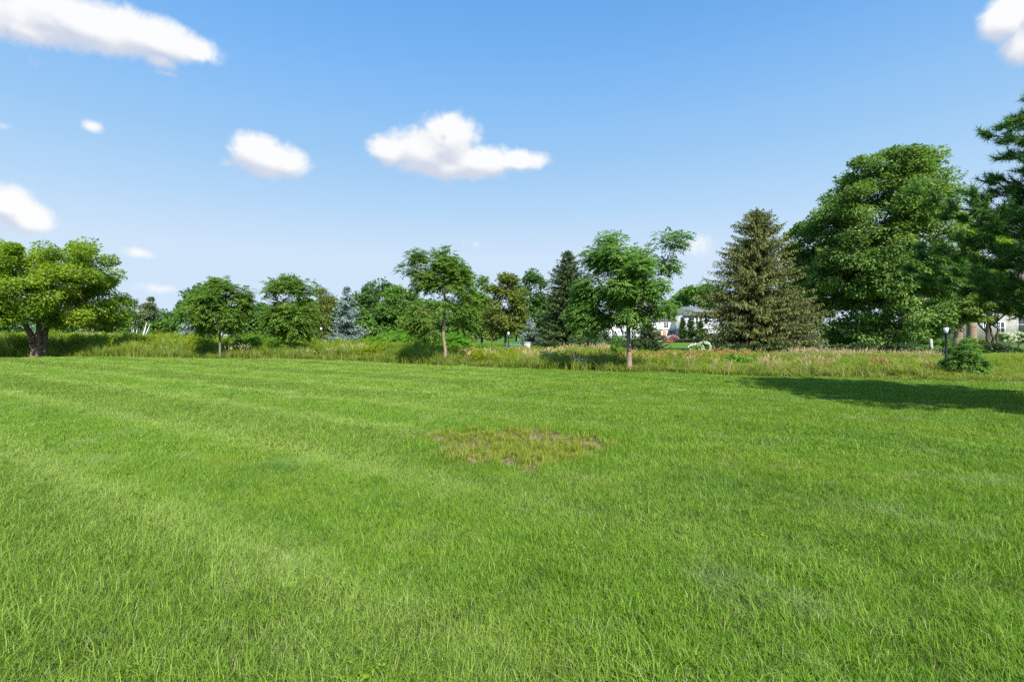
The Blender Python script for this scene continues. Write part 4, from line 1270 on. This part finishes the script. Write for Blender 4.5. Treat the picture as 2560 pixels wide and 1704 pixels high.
# the pine at the right: branches upswept at the ends, every twig ending in a tuft of needles
def pine(label, px, D, H, Rb, low):
    bx = PX(px, D)
    root = thing('pine_tree', label, 'tree', (bx, D, 0))
    mb = MB()
    zz = np.linspace(-0.15, H, 10)
    mb.tube(np.stack([R.normal(0, .03, 10), R.normal(0, .03, 10), zz], 1), 0.22 * (1 - zz / H * 0.92).clip(.05, 1.1), 10)
    nb = 235
    t = np.sort(R.uniform(0, 1, nb)) ** 1.1
    z0 = low + (H - low) * t
    ga = np.arange(nb) * 2.39996 + R.normal(0, .3, nb)
    ln = (Rb * (1 - t ** 1.6) ** 0.75 * np.interp(t, [0, .08, .2, 1], [.85, 1, 1, .9]) * (1 + R.normal(0, .14, nb)) + 0.25)
    B0, B1, BR, TP, TD, TS = [], [], [], [], [], []
    for i in range(nb):
        d = np.array([math.cos(ga[i]), math.sin(ga[i]), 0])
        m = max(4, int(ln[i] / 0.30)); f = np.linspace(0, 1, m + 1)
        dr = -0.20 * (1 - t[i]) + 0.35 * t[i]
        p = np.stack([d[0] * ln[i] * f, d[1] * ln[i] * f, z0[i] + ln[i] * (dr * f + 0.28 * f ** 3)], 1)
        p[1:] += R.normal(size=(m, 3)) * 0.04
        B0.append(p[:-1]); B1.append(p[1:]); BR.append(np.linspace(0.02 + 0.013 * ln[i], 0.01, m))
        side = np.cross(d, [0, 0, 1])
        for j in range(max(1, int(m * 0.18)), m + 1):
            for sg in (-1, 1):
                for rep in range(2):
                    L2 = R.uniform(0.2, 0.6) * (1.15 - 0.6 * f[j]) * min(1, 0.4 + ln[i] / Rb)
                    a = nrm(side * sg * R.uniform(.4, 1) + d * R.uniform(.3, .9) + np.array([0, 0, R.normal(.12, .28)]))
                    e = p[j] + a * L2 + np.array([0, 0, 0.1 * L2])
                    B0.append(p[j][None]); B1.append(e[None]); BR.append(np.array([0.011]))
                    TP.append(e); TD.append(nrm(a + [0, 0, 0.45])); TS.append(1.0)
                    for q_ in (0.3, 0.62):
                        TP.append(p[j] + a * L2 * q_ + R.normal(size=3) * 0.03); TD.append(nrm(a + R.normal(size=3) * 0.35 + [0, 0, 0.25])); TS.append(0.9)
        TP.append(p[-1]); TD.append(nrm(d + [0, 0, 0.6])); TS.append(1.1)
    TP, TD, TS = np.array(TP), np.array(TD), np.array(TS)
    nt, K = len(TP), 36
    v0 = nrm(TD[:, None] * 0.8 + R.normal(size=(nt, K, 3)) * 0.55)
    c = TP[:, None] + TD[:, None] * (R.uniform(-0.14, 0.06, (nt, K))[..., None])
    Ln = 0.155 * TS[:, None] * R.uniform(.7, 1.2, (nt, K))
    side = nrm(np.cross(v0, R.normal(size=(nt, K, 3))))
    w = 0.0135
    V = np.stack([c - side * w / 2, c + side * w / 2, c + v0 * Ln[..., None]], 2).reshape(-1, 3)
    tint = np.repeat(np.clip(np.repeat(0.4 + R.normal(0, .16, nt), K) + R.normal(0, .12, nt * K), 0, .85), 3)
    b0, b1, br = np.concatenate(B0), np.concatenate(B1), np.concatenate(BR)
    bv, bf = frusta(b0, b1, br, br * .85, 5)
    mb.v.append(bv); mb.f.setdefault(4, []).extend((bf + mb.k).tolist()); mb.k += len(bv)
    mb.build('trunk', bark_grey, root)
    link('crown', mesh('crown', V, [np.arange(len(V)).reshape(-1, 3)], N_pine, {'tint': tint}), root)
    print('pine tufts', nt)
    return root


pine('dark green pine with bristling tufts filling the right edge', 2912, 9.5, 7.15, 2.75, 2.1)

# ------------------------------------------------------------------ the great maple and the trees behind
broadleaf('great_maple', 'great round maple towering over the lawn at the right', 2215, 52.0,
          [(2250, 430, 110, 48), (2170, 450, 90, 50), (2100, 500, 80, 60), (2300, 470, 80, 70), (2345, 560, 56, 100), (2290, 545, 90, 75), (2120, 575, 90, 70), (2055, 565, 72, 66), (2200, 540, 130, 80), (2025, 650, 62, 76), (2140, 640, 110, 80), (2290, 640, 110, 90),
           (2110, 690, 100, 70, 1.2), (2230, 690, 110, 80), (2010, 760, 60, 66), (2060, 730, 70, 70), (2180, 750, 120, 70), (2310, 740, 110, 70), (2100, 820, 100, 36), (2230, 825, 110, 32), (2330, 810, 70, 34), (2400, 770, 50, 40), (2060, 846, 70, 24), (2160, 848, 90, 22), (2260, 846, 80, 22), (2270, 410, 60, 26), (2120, 430, 30, 24, .5), (2365, 660, 50, 70)],
          L_bigmaple, bark_grey, n_clump=640, n_leaf=170000, leaf=(0.27, 0.175), clump_r=1.2, trunk_r=0.42, fork=800, flat=0.55, Rdep=7.5, depth=0.95)
bg = 'garden trees beyond the meadow'
BT = [  # kind, label, base px, D, lobes, material, n_leaf, leaf size, clump radius
    ('lime_tree', 'bright lime green tree glowing behind the pine', 2470, 66, [(2440, 540, 60, 70), (2480, 620, 80, 80), (2405, 630, 55, 70), (2540, 600, 80, 90), (2460, 700, 90, 60)], L_lime, 20000, (0.30, 0.22), 1.1, 0.25),
    ('shade_tree', 'shady tree at the right with thick trunk nearest the stone house', 2428, 63, [(2420, 730, 60, 40), (2470, 745, 60, 30), (2380, 745, 50, 36), (2450, 700, 60, 40)], L_bigmaple, 9000, (0.28, 0.2), 1.0, 0.62),
    ('shade_tree', 'shady tree at the right with thick trunk nearest the great maple', 2396, 61, [(2370, 750, 50, 36), (2340, 770, 46, 30), (2410, 755, 40, 26), (2380, 700, 50, 40)], L_bigmaple, 8000, (0.28, 0.2), 1.0, 0.52),
    ('leafy_tree', 'dark tree behind the roof of the white house', 1735, 138, [(1720, 740, 34, 26), (1765, 735, 40, 28), (1700, 765, 30, 24), (1790, 745, 30, 36)], L_mid, 5000, (0.6, 0.45), 1.8, 0.3),
    ('leafy_tree', 'broad tree mostly hidden behind the largest young tree', 1560, 140, [(1540, 790, 60, 30), (1590, 770, 50, 26)], L_mid, 3000, (0.6, 0.45), 1.8, 0.3),
    ('leafy_tree', 'dark airy tree between the yellowish tree and the dark spruce', 1330, 62, [(1325, 700, 36, 30), (1300, 730, 30, 36), (1348, 730, 22, 46), (1320, 770, 44, 40), (1340, 815, 40, 34), (1318, 680, 12, 14, .5)], L_dark, 9000, (0.30, 0.2), 0.75, 0.2),
    ('leafy_tree', 'slender grey green tree just right of the airy young tree', 1205, 47, [(1205, 710, 24, 22, .6), (1225, 720, 18, 22, .5), (1195, 755, 36, 34), (1200, 800, 40, 34)], L_locust, 6500, (0.24, 0.16), 0.6, 0.14),
    ('yellowish_tree', 'loose yellowish tree right of the airy young tree', 1262, 42, [(1268, 705, 30, 24), (1250, 740, 36, 30), (1290, 745, 26, 36), (1240, 790, 40, 36), (1280, 800, 40, 34), (1225, 830, 34, 18), (1300, 780, 16, 30)], L_olive, 11000, (0.24, 0.11), 0.55, 0.12),
    ('oak_tree', 'dark open oak rising behind the blue spruce', 950, 74, [(950, 712, 34, 18), (975, 725, 30, 26), (925, 735, 34, 24), (905, 755, 30, 34), (890, 790, 26, 34), (940, 780, 50, 40), (915, 810, 46, 34), (900, 830, 34, 24)], L_dark, 11000, (0.34, 0.24), 0.85, 0.26),
    ('leafy_tree', 'rounded mid green tree left of the airy young tree', 1000, 63, [(1000, 735, 44, 24), (980, 770, 44, 40), (1025, 770, 40, 36), (990, 815, 54, 34), (1035, 810, 34, 30), (960, 800, 34, 40)], L_mid, 12000, (0.32, 0.24), 0.85, 0.24),
    ('leafy_tree', 'small yellow green tree low behind the bright sumac', 1058, 55, [(1055, 795, 30, 24), (1030, 815, 34, 18), (1075, 815, 26, 20)], L_olive, 4500, (0.26, 0.18), 0.6, 0.12),
    ('willow_tree', 'olive weeping tree touching the rounded young tree', 812, 52, [(805, 738, 22, 24), (820, 770, 24, 44), (800, 790, 30, 44), (815, 825, 26, 30)], L_olive, 7500, (0.30, 0.07), 0.6, 0.14),
    ('leafy_tree', 'dark tree over the blue grey shed', 642, 76, [(640, 775, 44, 22), (620, 800, 34, 26), (665, 800, 34, 30), (600, 790, 24, 30)], L_dark, 7000, (0.36, 0.26), 0.9, 0.2),
    ('leafy_tree', 'dull green tree behind the left side of the leftmost young tree', 474, 62, [(474, 755, 26, 34), (460, 790, 24, 36), (500, 740, 30, 36), (490, 790, 34, 30)], L_dark, 6000, (0.32, 0.22), 0.85, 0.18),
    ('leafy_tree', 'green tree in front of the small white house at centre left', 1140, 62, [(1128, 800, 22, 20), (1155, 792, 26, 30), (1140, 825, 30, 18)], L_mid, 6000, (0.32, 0.22), 0.8, 0.18),
    ('leafy_tree', 'low dark tree between the spreading maple and the leftmost young tree', 420, 88, [(405, 815, 24, 20), (440, 812, 26, 22)], L_mid, 4500, (0.4, 0.3), 1.0, 0.18),
    ('leafy_tree', 'low tree closing the gap left of the rounded young tree', 640, 60, [(615, 806, 26, 22), (650, 802, 30, 24), (632, 825, 34, 14)], L_mid, 6500, (0.32, 0.22), 0.8, 0.16),
    ('leafy_tree', 'tree closing the gap right of the blue spruce', 915, 60, [(905, 800, 24, 30), (925, 820, 30, 26)], L_mid, 6000, (0.32, 0.22), 0.8, 0.16),
    ('leafy_tree', 'tree standing behind the blue spruce on its left', 838, 66, [(835, 775, 26, 34), (850, 805, 34, 30)], L_dark, 6000, (0.34, 0.24), 0.85, 0.18),
    ('leafy_tree', 'tall tree behind the left shoulder of the great maple', 1998, 58, [(1990, 690, 44, 70), (2005, 740, 50, 70), (1985, 625, 34, 50), (1985, 800, 60, 60), (2020, 590, 40, 50)], L_mid, 16000, (0.34, 0.24), 0.9, 0.24),
    ('leafy_tree', 'airy tree above the grey wing of the white house', 1735, 125, [(1735, 735, 36, 26), (1700, 750, 26, 22), (1765, 745, 26, 30)], L_mid, 5500, (0.55, 0.4), 1.5, 0.3),
    ('leafy_tree', 'mid green tree rising between the rounded young tree and the willow', 775, 82, [(770, 770, 34, 30), (790, 800, 34, 30)], L_mid, 6000, (0.4, 0.3), 1.0, 0.2),
    ('leafy_tree', 'mid green tree just right of the blue spruce tip', 900, 84, [(895, 765, 26, 30), (915, 800, 34, 34), (885, 805, 26, 26)], L_mid, 6500, (0.4, 0.3), 1.0, 0.2),
    ('leafy_tree', 'mid green tree seen through the gap under the airy young tree', 1075, 80, [(1070, 775, 38, 34), (1095, 800, 34, 30), (1050, 805, 30, 26)], L_mid, 7000, (0.4, 0.3), 1.0, 0.2),
    ('leafy_tree', 'mid green tree behind the slender grey green tree', 1190, 84, [(1180, 760, 36, 40), (1215, 775, 34, 40), (1200, 810, 40, 26)], L_dark, 7000, (0.4, 0.3), 1.0, 0.2),
    ('leafy_tree', 'mid green tree filling the gap left of the dark spruce', 1365, 86, [(1360, 775, 32, 40), (1345, 810, 36, 26), (1385, 800, 26, 30)], L_mid, 6500, (0.4, 0.3), 1.0, 0.2),
    ('leafy_tree', 'low tree in the gap right of the leftmost young tree', 640, 88, [(630, 790, 30, 28), (655, 785, 28, 30), (600, 805, 24, 22)], L_dark, 6000, (0.4, 0.3), 1.0, 0.2),
    ('far_tree', 'distant round tree in the gap right of the birches', 432, 108, [(420, 800, 34, 22), (410, 785, 20, 14), (445, 805, 26, 26), (395, 815, 26, 24)], L_dark, 4500, (0.5, 0.38), 1.3, 0.25),
    ('far_tree', 'distant grey green tree just behind the birches', 378, 118, [(372, 790, 20, 24), (355, 800, 24, 22), (392, 800, 20, 24)], L_birch, 3500, (0.5, 0.38), 1.3, 0.25),
    ('far_tree', 'distant tree showing under the middle of the spreading maple', 235, 120, [(225, 800, 40, 26), (270, 806, 36, 24), (310, 806, 30, 22)], L_mid, 5000, (0.5, 0.38), 1.3, 0.25),
    ('far_tree', 'distant tree left of the spreading maple trunk', 25, 96, [(0, 800, 46, 30), (45, 805, 36, 26), (-50, 800, 50, 40)], L_dark, 6000, (0.45, 0.34), 1.2, 0.25),
    ('far_tree', 'distant tree just right of the spreading maple trunk', 150, 110, [(135, 805, 36, 24), (175, 808, 30, 22)], L_dark, 4000, (0.5, 0.36), 1.2, 0.25),
    ('far_tree', 'distant tree in the gap between the two leftmost young trees', 586, 92, [(580, 800, 26, 26), (600, 812, 26, 22)], L_mid, 3500, (0.42, 0.3), 1.1, 0.2),
    ('far_tree', 'distant tree behind the slim trunk of the airy young tree', 1150, 120, [(1140, 790, 46, 34), (1180, 800, 40, 30), (1100, 800, 34, 26)], L_mid, 5500, (0.5, 0.38), 1.3, 0.25),
    ('far_tree', 'distant tree between the dark spruce and the yellowish tree', 1290, 115, [(1285, 815, 40, 26), (1370, 820, 30, 22)], L_dark, 4000, (0.5, 0.38), 1.3, 0.25),
    ('far_tree', 'distant tree behind the blue spruce', 860, 110, [(860, 810, 50, 30), (820, 815, 40, 24)], L_dark, 5000, (0.5, 0.36), 1.2, 0.25),
    ('far_tree', 'distant tree behind the rounded young tree', 735, 105, [(735, 800, 56, 34), (690, 810, 34, 26)], L_dark, 5000, (0.5, 0.36), 1.2, 0.25),
]
for kind, lb, px, D, lobes, mat, nl, lf, cr, tr in BT:
    broadleaf(kind, lb, px, D, lobes, mat, bark_tan if kind == 'shade_tree' else bark_dark, n_clump=int(22 + len(lobes) * 9), n_leaf=nl, leaf=lf, clump_r=cr, trunk_r=tr, group=bg, flat=0.62,
              fork=795 if kind == 'shade_tree' else None, droop=0.3 if kind == 'willow_tree' else 0.12)
# birches
for px, lb, tops in ((338, 'white stemmed birch leaning left at the far left', (330, 770)), (350, 'white stemmed birch clump with grey crown at the far left', (375, 765))):
    broadleaf('birch_tree', lb, px, 72.0, [(tops[0], tops[1], 22, 24), (tops[0] + 8, tops[1] + 25, 26, 18), (tops[0] - 8, tops[1] + 20, 20, 18)], L_birch, bark_birch, n_clump=26, n_leaf=3200, leaf=(0.26, 0.2), clump_r=0.55, trunk_r=0.075,
              stems=3, fork=800, spread=0.9, stem_pow=1.0, group='white stemmed birches', flat=0.7)
# small multi-stemmed ornamental tree by the stone house
broadleaf('ornamental_tree', 'small pale ornamental tree with dark forked stems by the stone house', 2484, 46.0, [(2440, 770, 40, 24), (2490, 755, 44, 24), (2530, 765, 30, 26), (2420, 795, 34, 14, .6), (2400, 780, 24, 20, .6), (2465, 795, 40, 14, .5)],
          L_pale, bark_dark, n_clump=60, n_leaf=8500, leaf=(0.2, 0.13), clump_r=0.5, trunk_r=0.17, stems=3, fork=822, spread=0.42, flat=0.5)

# ------------------------------------------------------------------ shrubs
def shrub(name, label, px, D, lobes, mat, n=2200, leaf=(0.13, 0.08), cr=0.28, group=None, cat='shrub', stems=3, trunk_r=0.03, flat=0.8, blossoms=None, nb=0, bsize=0.09, compound=False, bark=None, n_clump=None):
    root = broadleaf(name, label, px, D, lobes, mat, bark or stem_green, n_clump=n_clump or 10 + 7 * len(lobes), n_leaf=n, leaf=leaf, clump_r=cr, trunk_r=trunk_r, stems=stems, cat=cat, group=group, flat=flat, crown_name='foliage',
                     trunk_name='stem', spread=0.5, fork=None, compound=compound)
    if blossoms is not None:
        bx = PX(px, D)
        s = D / FPX
        Rd = 0.5 * (max(PX(l[0] + l[2], D) for l in lobes) - min(PX(l[0] - l[2], D) for l in lobes))
        c = lobe_points(lobes, nb, D, bx, Rd, shell=0.8, flat=0.9)
        c = c + np.array([0, -0.08, 0.05])
        K = 10
        off = unit(nb * K).reshape(nb, K, 3)
        p = c[:, None] + off * bsize * 0.7
        ax = nrm(np.cross(off, R.normal(size=(nb, K, 3))))
        v = leaf_quads(p.reshape(-1, 3), ax.reshape(-1, 3), off.reshape(-1, 3), bsize * 0.9, bsize * 0.8, 0.1, 0.1)
        link('blossoms', quads_mesh('blossoms', v, np.repeat(np.clip(R.normal(.5, .25, nb * K), 0, 1), 4), blossoms), root)
    return root


sg = 'bright sumac bushes in the meadow'
for px, D, lobes, lb in (
        (925, 40.5, [(920, 868, 34, 14), (945, 862, 26, 16)], 'leftmost bright sumac bush behind the meadow grass'),
        (985, 39.5, [(975, 862, 38, 20), (1005, 866, 30, 16)], 'bright sumac bush left of centre, second in the row'),
        (1040, 39.0, [(1035, 868, 36, 20), (1060, 862, 26, 18)], 'bright sumac bush third in the row, left of the airy tree trunk'),
        (1092, 36.0, [(1085, 866, 32, 22), (1110, 872, 24, 18)], 'bright sumac bush behind the trunk of the airy young tree'),
        (1148, 35.0, [(1135, 866, 30, 20), (1160, 876, 26, 18)], 'rightmost bright sumac bush right of the airy tree trunk'),
        (1010, 46.0, [(1000, 845, 44, 14), (1040, 848, 36, 12)], 'tall sumac bush at the back of the row'),
        (1120, 45.0, [(1110, 850, 30, 12), (1145, 852, 30, 12)], 'dim sumac bush at the back near the airy tree'),
        (640, 40.0, [(625, 862, 26, 16), (655, 866, 24, 14)], 'green sumac bush left of the rounded young tree'),
        (700, 41.0, [(695, 868, 26, 14)], 'green sumac bush touching the rounded young tree trunk')):
    shrub('sumac_bush', lb, px, D, [(l[0], l[1] - 5, l[2] * 1.35, l[3] * 1.5) for l in lobes], L_sumac, n=680, leaf=(0.5, 0.21), cr=0.4, group=sg, compound=9)
for px, D, lobes, lb in (
        (590, 44, [(585, 858, 24, 16), (610, 864, 18, 12)], 'leafy bush right of the leftmost young tree'),
        (838, 43, [(828, 872, 22, 13), (852, 876, 18, 10)], 'yellowish bush in front of the blue spruce'),
        (770, 41, [(765, 878, 20, 12), (785, 882, 16, 9)], 'leafy bush right of the rounded young tree trunk'),
        (430, 44, [(420, 866, 26, 12), (450, 868, 22, 10)], 'leafy bush left of the leftmost young tree trunk'),
        (330, 45, [(320, 862, 30, 12), (350, 866, 24, 10)], 'leafy bush below the white birches'),
        (235, 44, [(220, 862, 34, 14), (255, 860, 28, 13)], 'leafy bush right of the spreading maple trunk'),
        (1245, 31, [(1240, 892, 22, 12), (1262, 896, 16, 9)], 'low leafy bush right of the tall fresh green bush'),
        (1385, 30, [(1375, 896, 24, 10), (1400, 898, 18, 8)], 'low leafy bush in the open middle of the meadow'),
        (1690, 27, [(1680, 905, 26, 9), (1708, 908, 20, 7)], 'low leafy bush right of the largest young tree trunk'),
        (1850, 26, [(1840, 908, 30, 9), (1870, 912, 22, 7)], 'low leafy bush in the meadow before the big spruce'),
        (20, 46, [(0, 848, 40, 14), (40, 852, 30, 12)], 'leafy bush at the far left edge of the meadow'),
        (640, 47, [(660, 852, 22, 12)], 'low dark bush in front of the blue grey shed'),
        (915, 46, [(905, 868, 22, 10)], 'yellow green bush at the foot of the blue spruce')):
    shrub('meadow_bush', lb, px, D, [(l[0], l[1] - 3, l[2] * 1.15, l[3] * 1.3) for l in lobes], L_sumac if px in (20, 838, 430, 235, 1385, 1850) else L_mid, n=1800, leaf=(0.2, 0.1), cr=0.35, group='leafy bushes in the meadow')
shrub('forsythia_bush', 'tall fresh green bush right of the airy young tree', 1200, 33, [(1200, 872, 22, 20), (1190, 895, 26, 14), (1215, 858, 10, 10, .6)], L_sumac, n=1500, leaf=(0.17, 0.06), cr=0.28)
shrub('lime_sapling', 'upright lime green sapling left of the largest young tree trunk', 1545, 29.5, [(1542, 868, 12, 22), (1548, 892, 16, 18), (1545, 845, 6, 10)], L_sumac, n=900, leaf=(0.22, 0.06), cr=0.2, stems=2)
shrub('sapling', 'bushy green sapling standing by itself before the lamp post', 2414, 19.2, [(2415, 880, 30, 24), (2390, 905, 30, 24), (2440, 905, 34, 26), (2415, 925, 44, 22), (2420, 860, 12, 12, .7)], L_locust2, n=1100, leaf=(0.26, 0.10), cr=0.26, compound=9, stems=3, trunk_r=0.028, bark=bark_dark, n_clump=46)
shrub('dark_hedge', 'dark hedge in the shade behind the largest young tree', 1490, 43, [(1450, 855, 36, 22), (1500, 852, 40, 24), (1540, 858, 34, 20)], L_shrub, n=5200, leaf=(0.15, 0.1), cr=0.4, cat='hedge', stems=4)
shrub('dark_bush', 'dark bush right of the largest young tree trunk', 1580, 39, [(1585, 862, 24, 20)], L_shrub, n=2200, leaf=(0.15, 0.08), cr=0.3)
shrub('hydrangea', 'white flowering hydrangea at the left foot of the big spruce', 1748, 40.5, [(1740, 872, 20, 12), (1760, 868, 18, 14), (1755, 880, 26, 8)], L_mid, n=1500, leaf=(0.16, 0.12), cr=0.24, blossoms=F_white, nb=230, bsize=0.085)
for px, lb in ((2510, 'left hand white hydrangea before the stone house'), (2545, 'right hand white hydrangea at the picture edge before the stone house')):
    shrub('hydrangea', lb, px, 62, [(px, 842, 22, 11), (px + 14, 846, 18, 10)], L_sumac, n=1500, leaf=(0.2, 0.15), cr=0.35, blossoms=F_white, nb=200, bsize=0.12, group='white hydrangeas before the stone house')
for px, lb in ((1656, 'left hand pink flowering bush before the patio doors'), (1683, 'right hand pink flowering bush next to the deck')):
    shrub('pink_bush', lb, px, 97, [(px, 844, 9, 6), (px + 6, 846, 8, 5)], L_mid, n=900, leaf=(0.2, 0.15), cr=0.35, blossoms=F_pink, nb=160, bsize=0.12, group='pink flower bushes by the white house')
shrub('dark_bush', 'low dark bush at the right end of the deck', 1752, 94, [(1750, 848, 14, 6), (1764, 849, 12, 6)], L_shrub, n=1400, leaf=(0.22, 0.16), cr=0.4)
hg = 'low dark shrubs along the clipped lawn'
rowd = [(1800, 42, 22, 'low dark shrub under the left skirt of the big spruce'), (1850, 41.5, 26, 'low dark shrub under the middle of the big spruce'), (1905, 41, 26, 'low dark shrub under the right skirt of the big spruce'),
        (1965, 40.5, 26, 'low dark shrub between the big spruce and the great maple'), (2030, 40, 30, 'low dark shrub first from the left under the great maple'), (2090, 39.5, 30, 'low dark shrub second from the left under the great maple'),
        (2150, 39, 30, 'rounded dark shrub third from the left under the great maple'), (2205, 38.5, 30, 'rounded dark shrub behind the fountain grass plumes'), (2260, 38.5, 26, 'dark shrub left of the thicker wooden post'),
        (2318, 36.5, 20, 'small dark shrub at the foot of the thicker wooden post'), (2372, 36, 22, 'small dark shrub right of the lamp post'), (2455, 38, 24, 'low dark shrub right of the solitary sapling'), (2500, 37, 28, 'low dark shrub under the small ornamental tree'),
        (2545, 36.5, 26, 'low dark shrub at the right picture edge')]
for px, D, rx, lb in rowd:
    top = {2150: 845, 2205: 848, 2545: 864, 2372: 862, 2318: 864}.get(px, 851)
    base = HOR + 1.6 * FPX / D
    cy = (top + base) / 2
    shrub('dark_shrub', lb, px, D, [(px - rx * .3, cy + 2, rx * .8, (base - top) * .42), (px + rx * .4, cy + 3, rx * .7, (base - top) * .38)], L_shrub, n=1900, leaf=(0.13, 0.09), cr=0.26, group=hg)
for px, D, lb in ((2075, 58, 'clump of garden perennials under the left of the great maple'), (2150, 60, 'clump of garden perennials under the middle of the great maple'), (2235, 61, 'clump of garden perennials under the right of the great maple'), (2330, 60, 'clump of garden perennials right of the slim post'), (2440, 58, 'pale clump of perennials below the thick trunks')):
    shrub('perennial_clump', lb, px, D, [(px - 18, 853, 28, 9), (px + 16, 855, 30, 8)], L_pale if px == 2440 else L_mid, n=1500, leaf=(0.22, 0.14), cr=0.35, group='garden perennials under the great maple')

# far-off wood closing the horizon between the gardens
n = 26000
ang = R.uniform(-1.05, 1.05, n); dist = R.uniform(170, 240, n)
hx, hy = dist * np.tan(ang).clip(-2, 2), dist
hh = 4.2 + 3.0 * vnoise(hx, hy, 0.07, 3.0) + 1.2 * np.sin(hx * 0.31)
z = R.uniform(0, 1, n) ** 0.7 * hh
v = leaf_quads(np.stack([hx, hy, z], 1), unit(n), unit(n) + [0, 0, 0.8], 1.3 * R.uniform(.6, 1.3, n), 1.0, 0.1, 0.1)
o = link('far_wood', quads_mesh('far_wood', v, np.repeat(np.clip(R.normal(.4, .2, n), 0, .85), 4), L_dark))
tag(o, 'far wood closing the horizon beyond the houses', 'wood', kind='stuff')
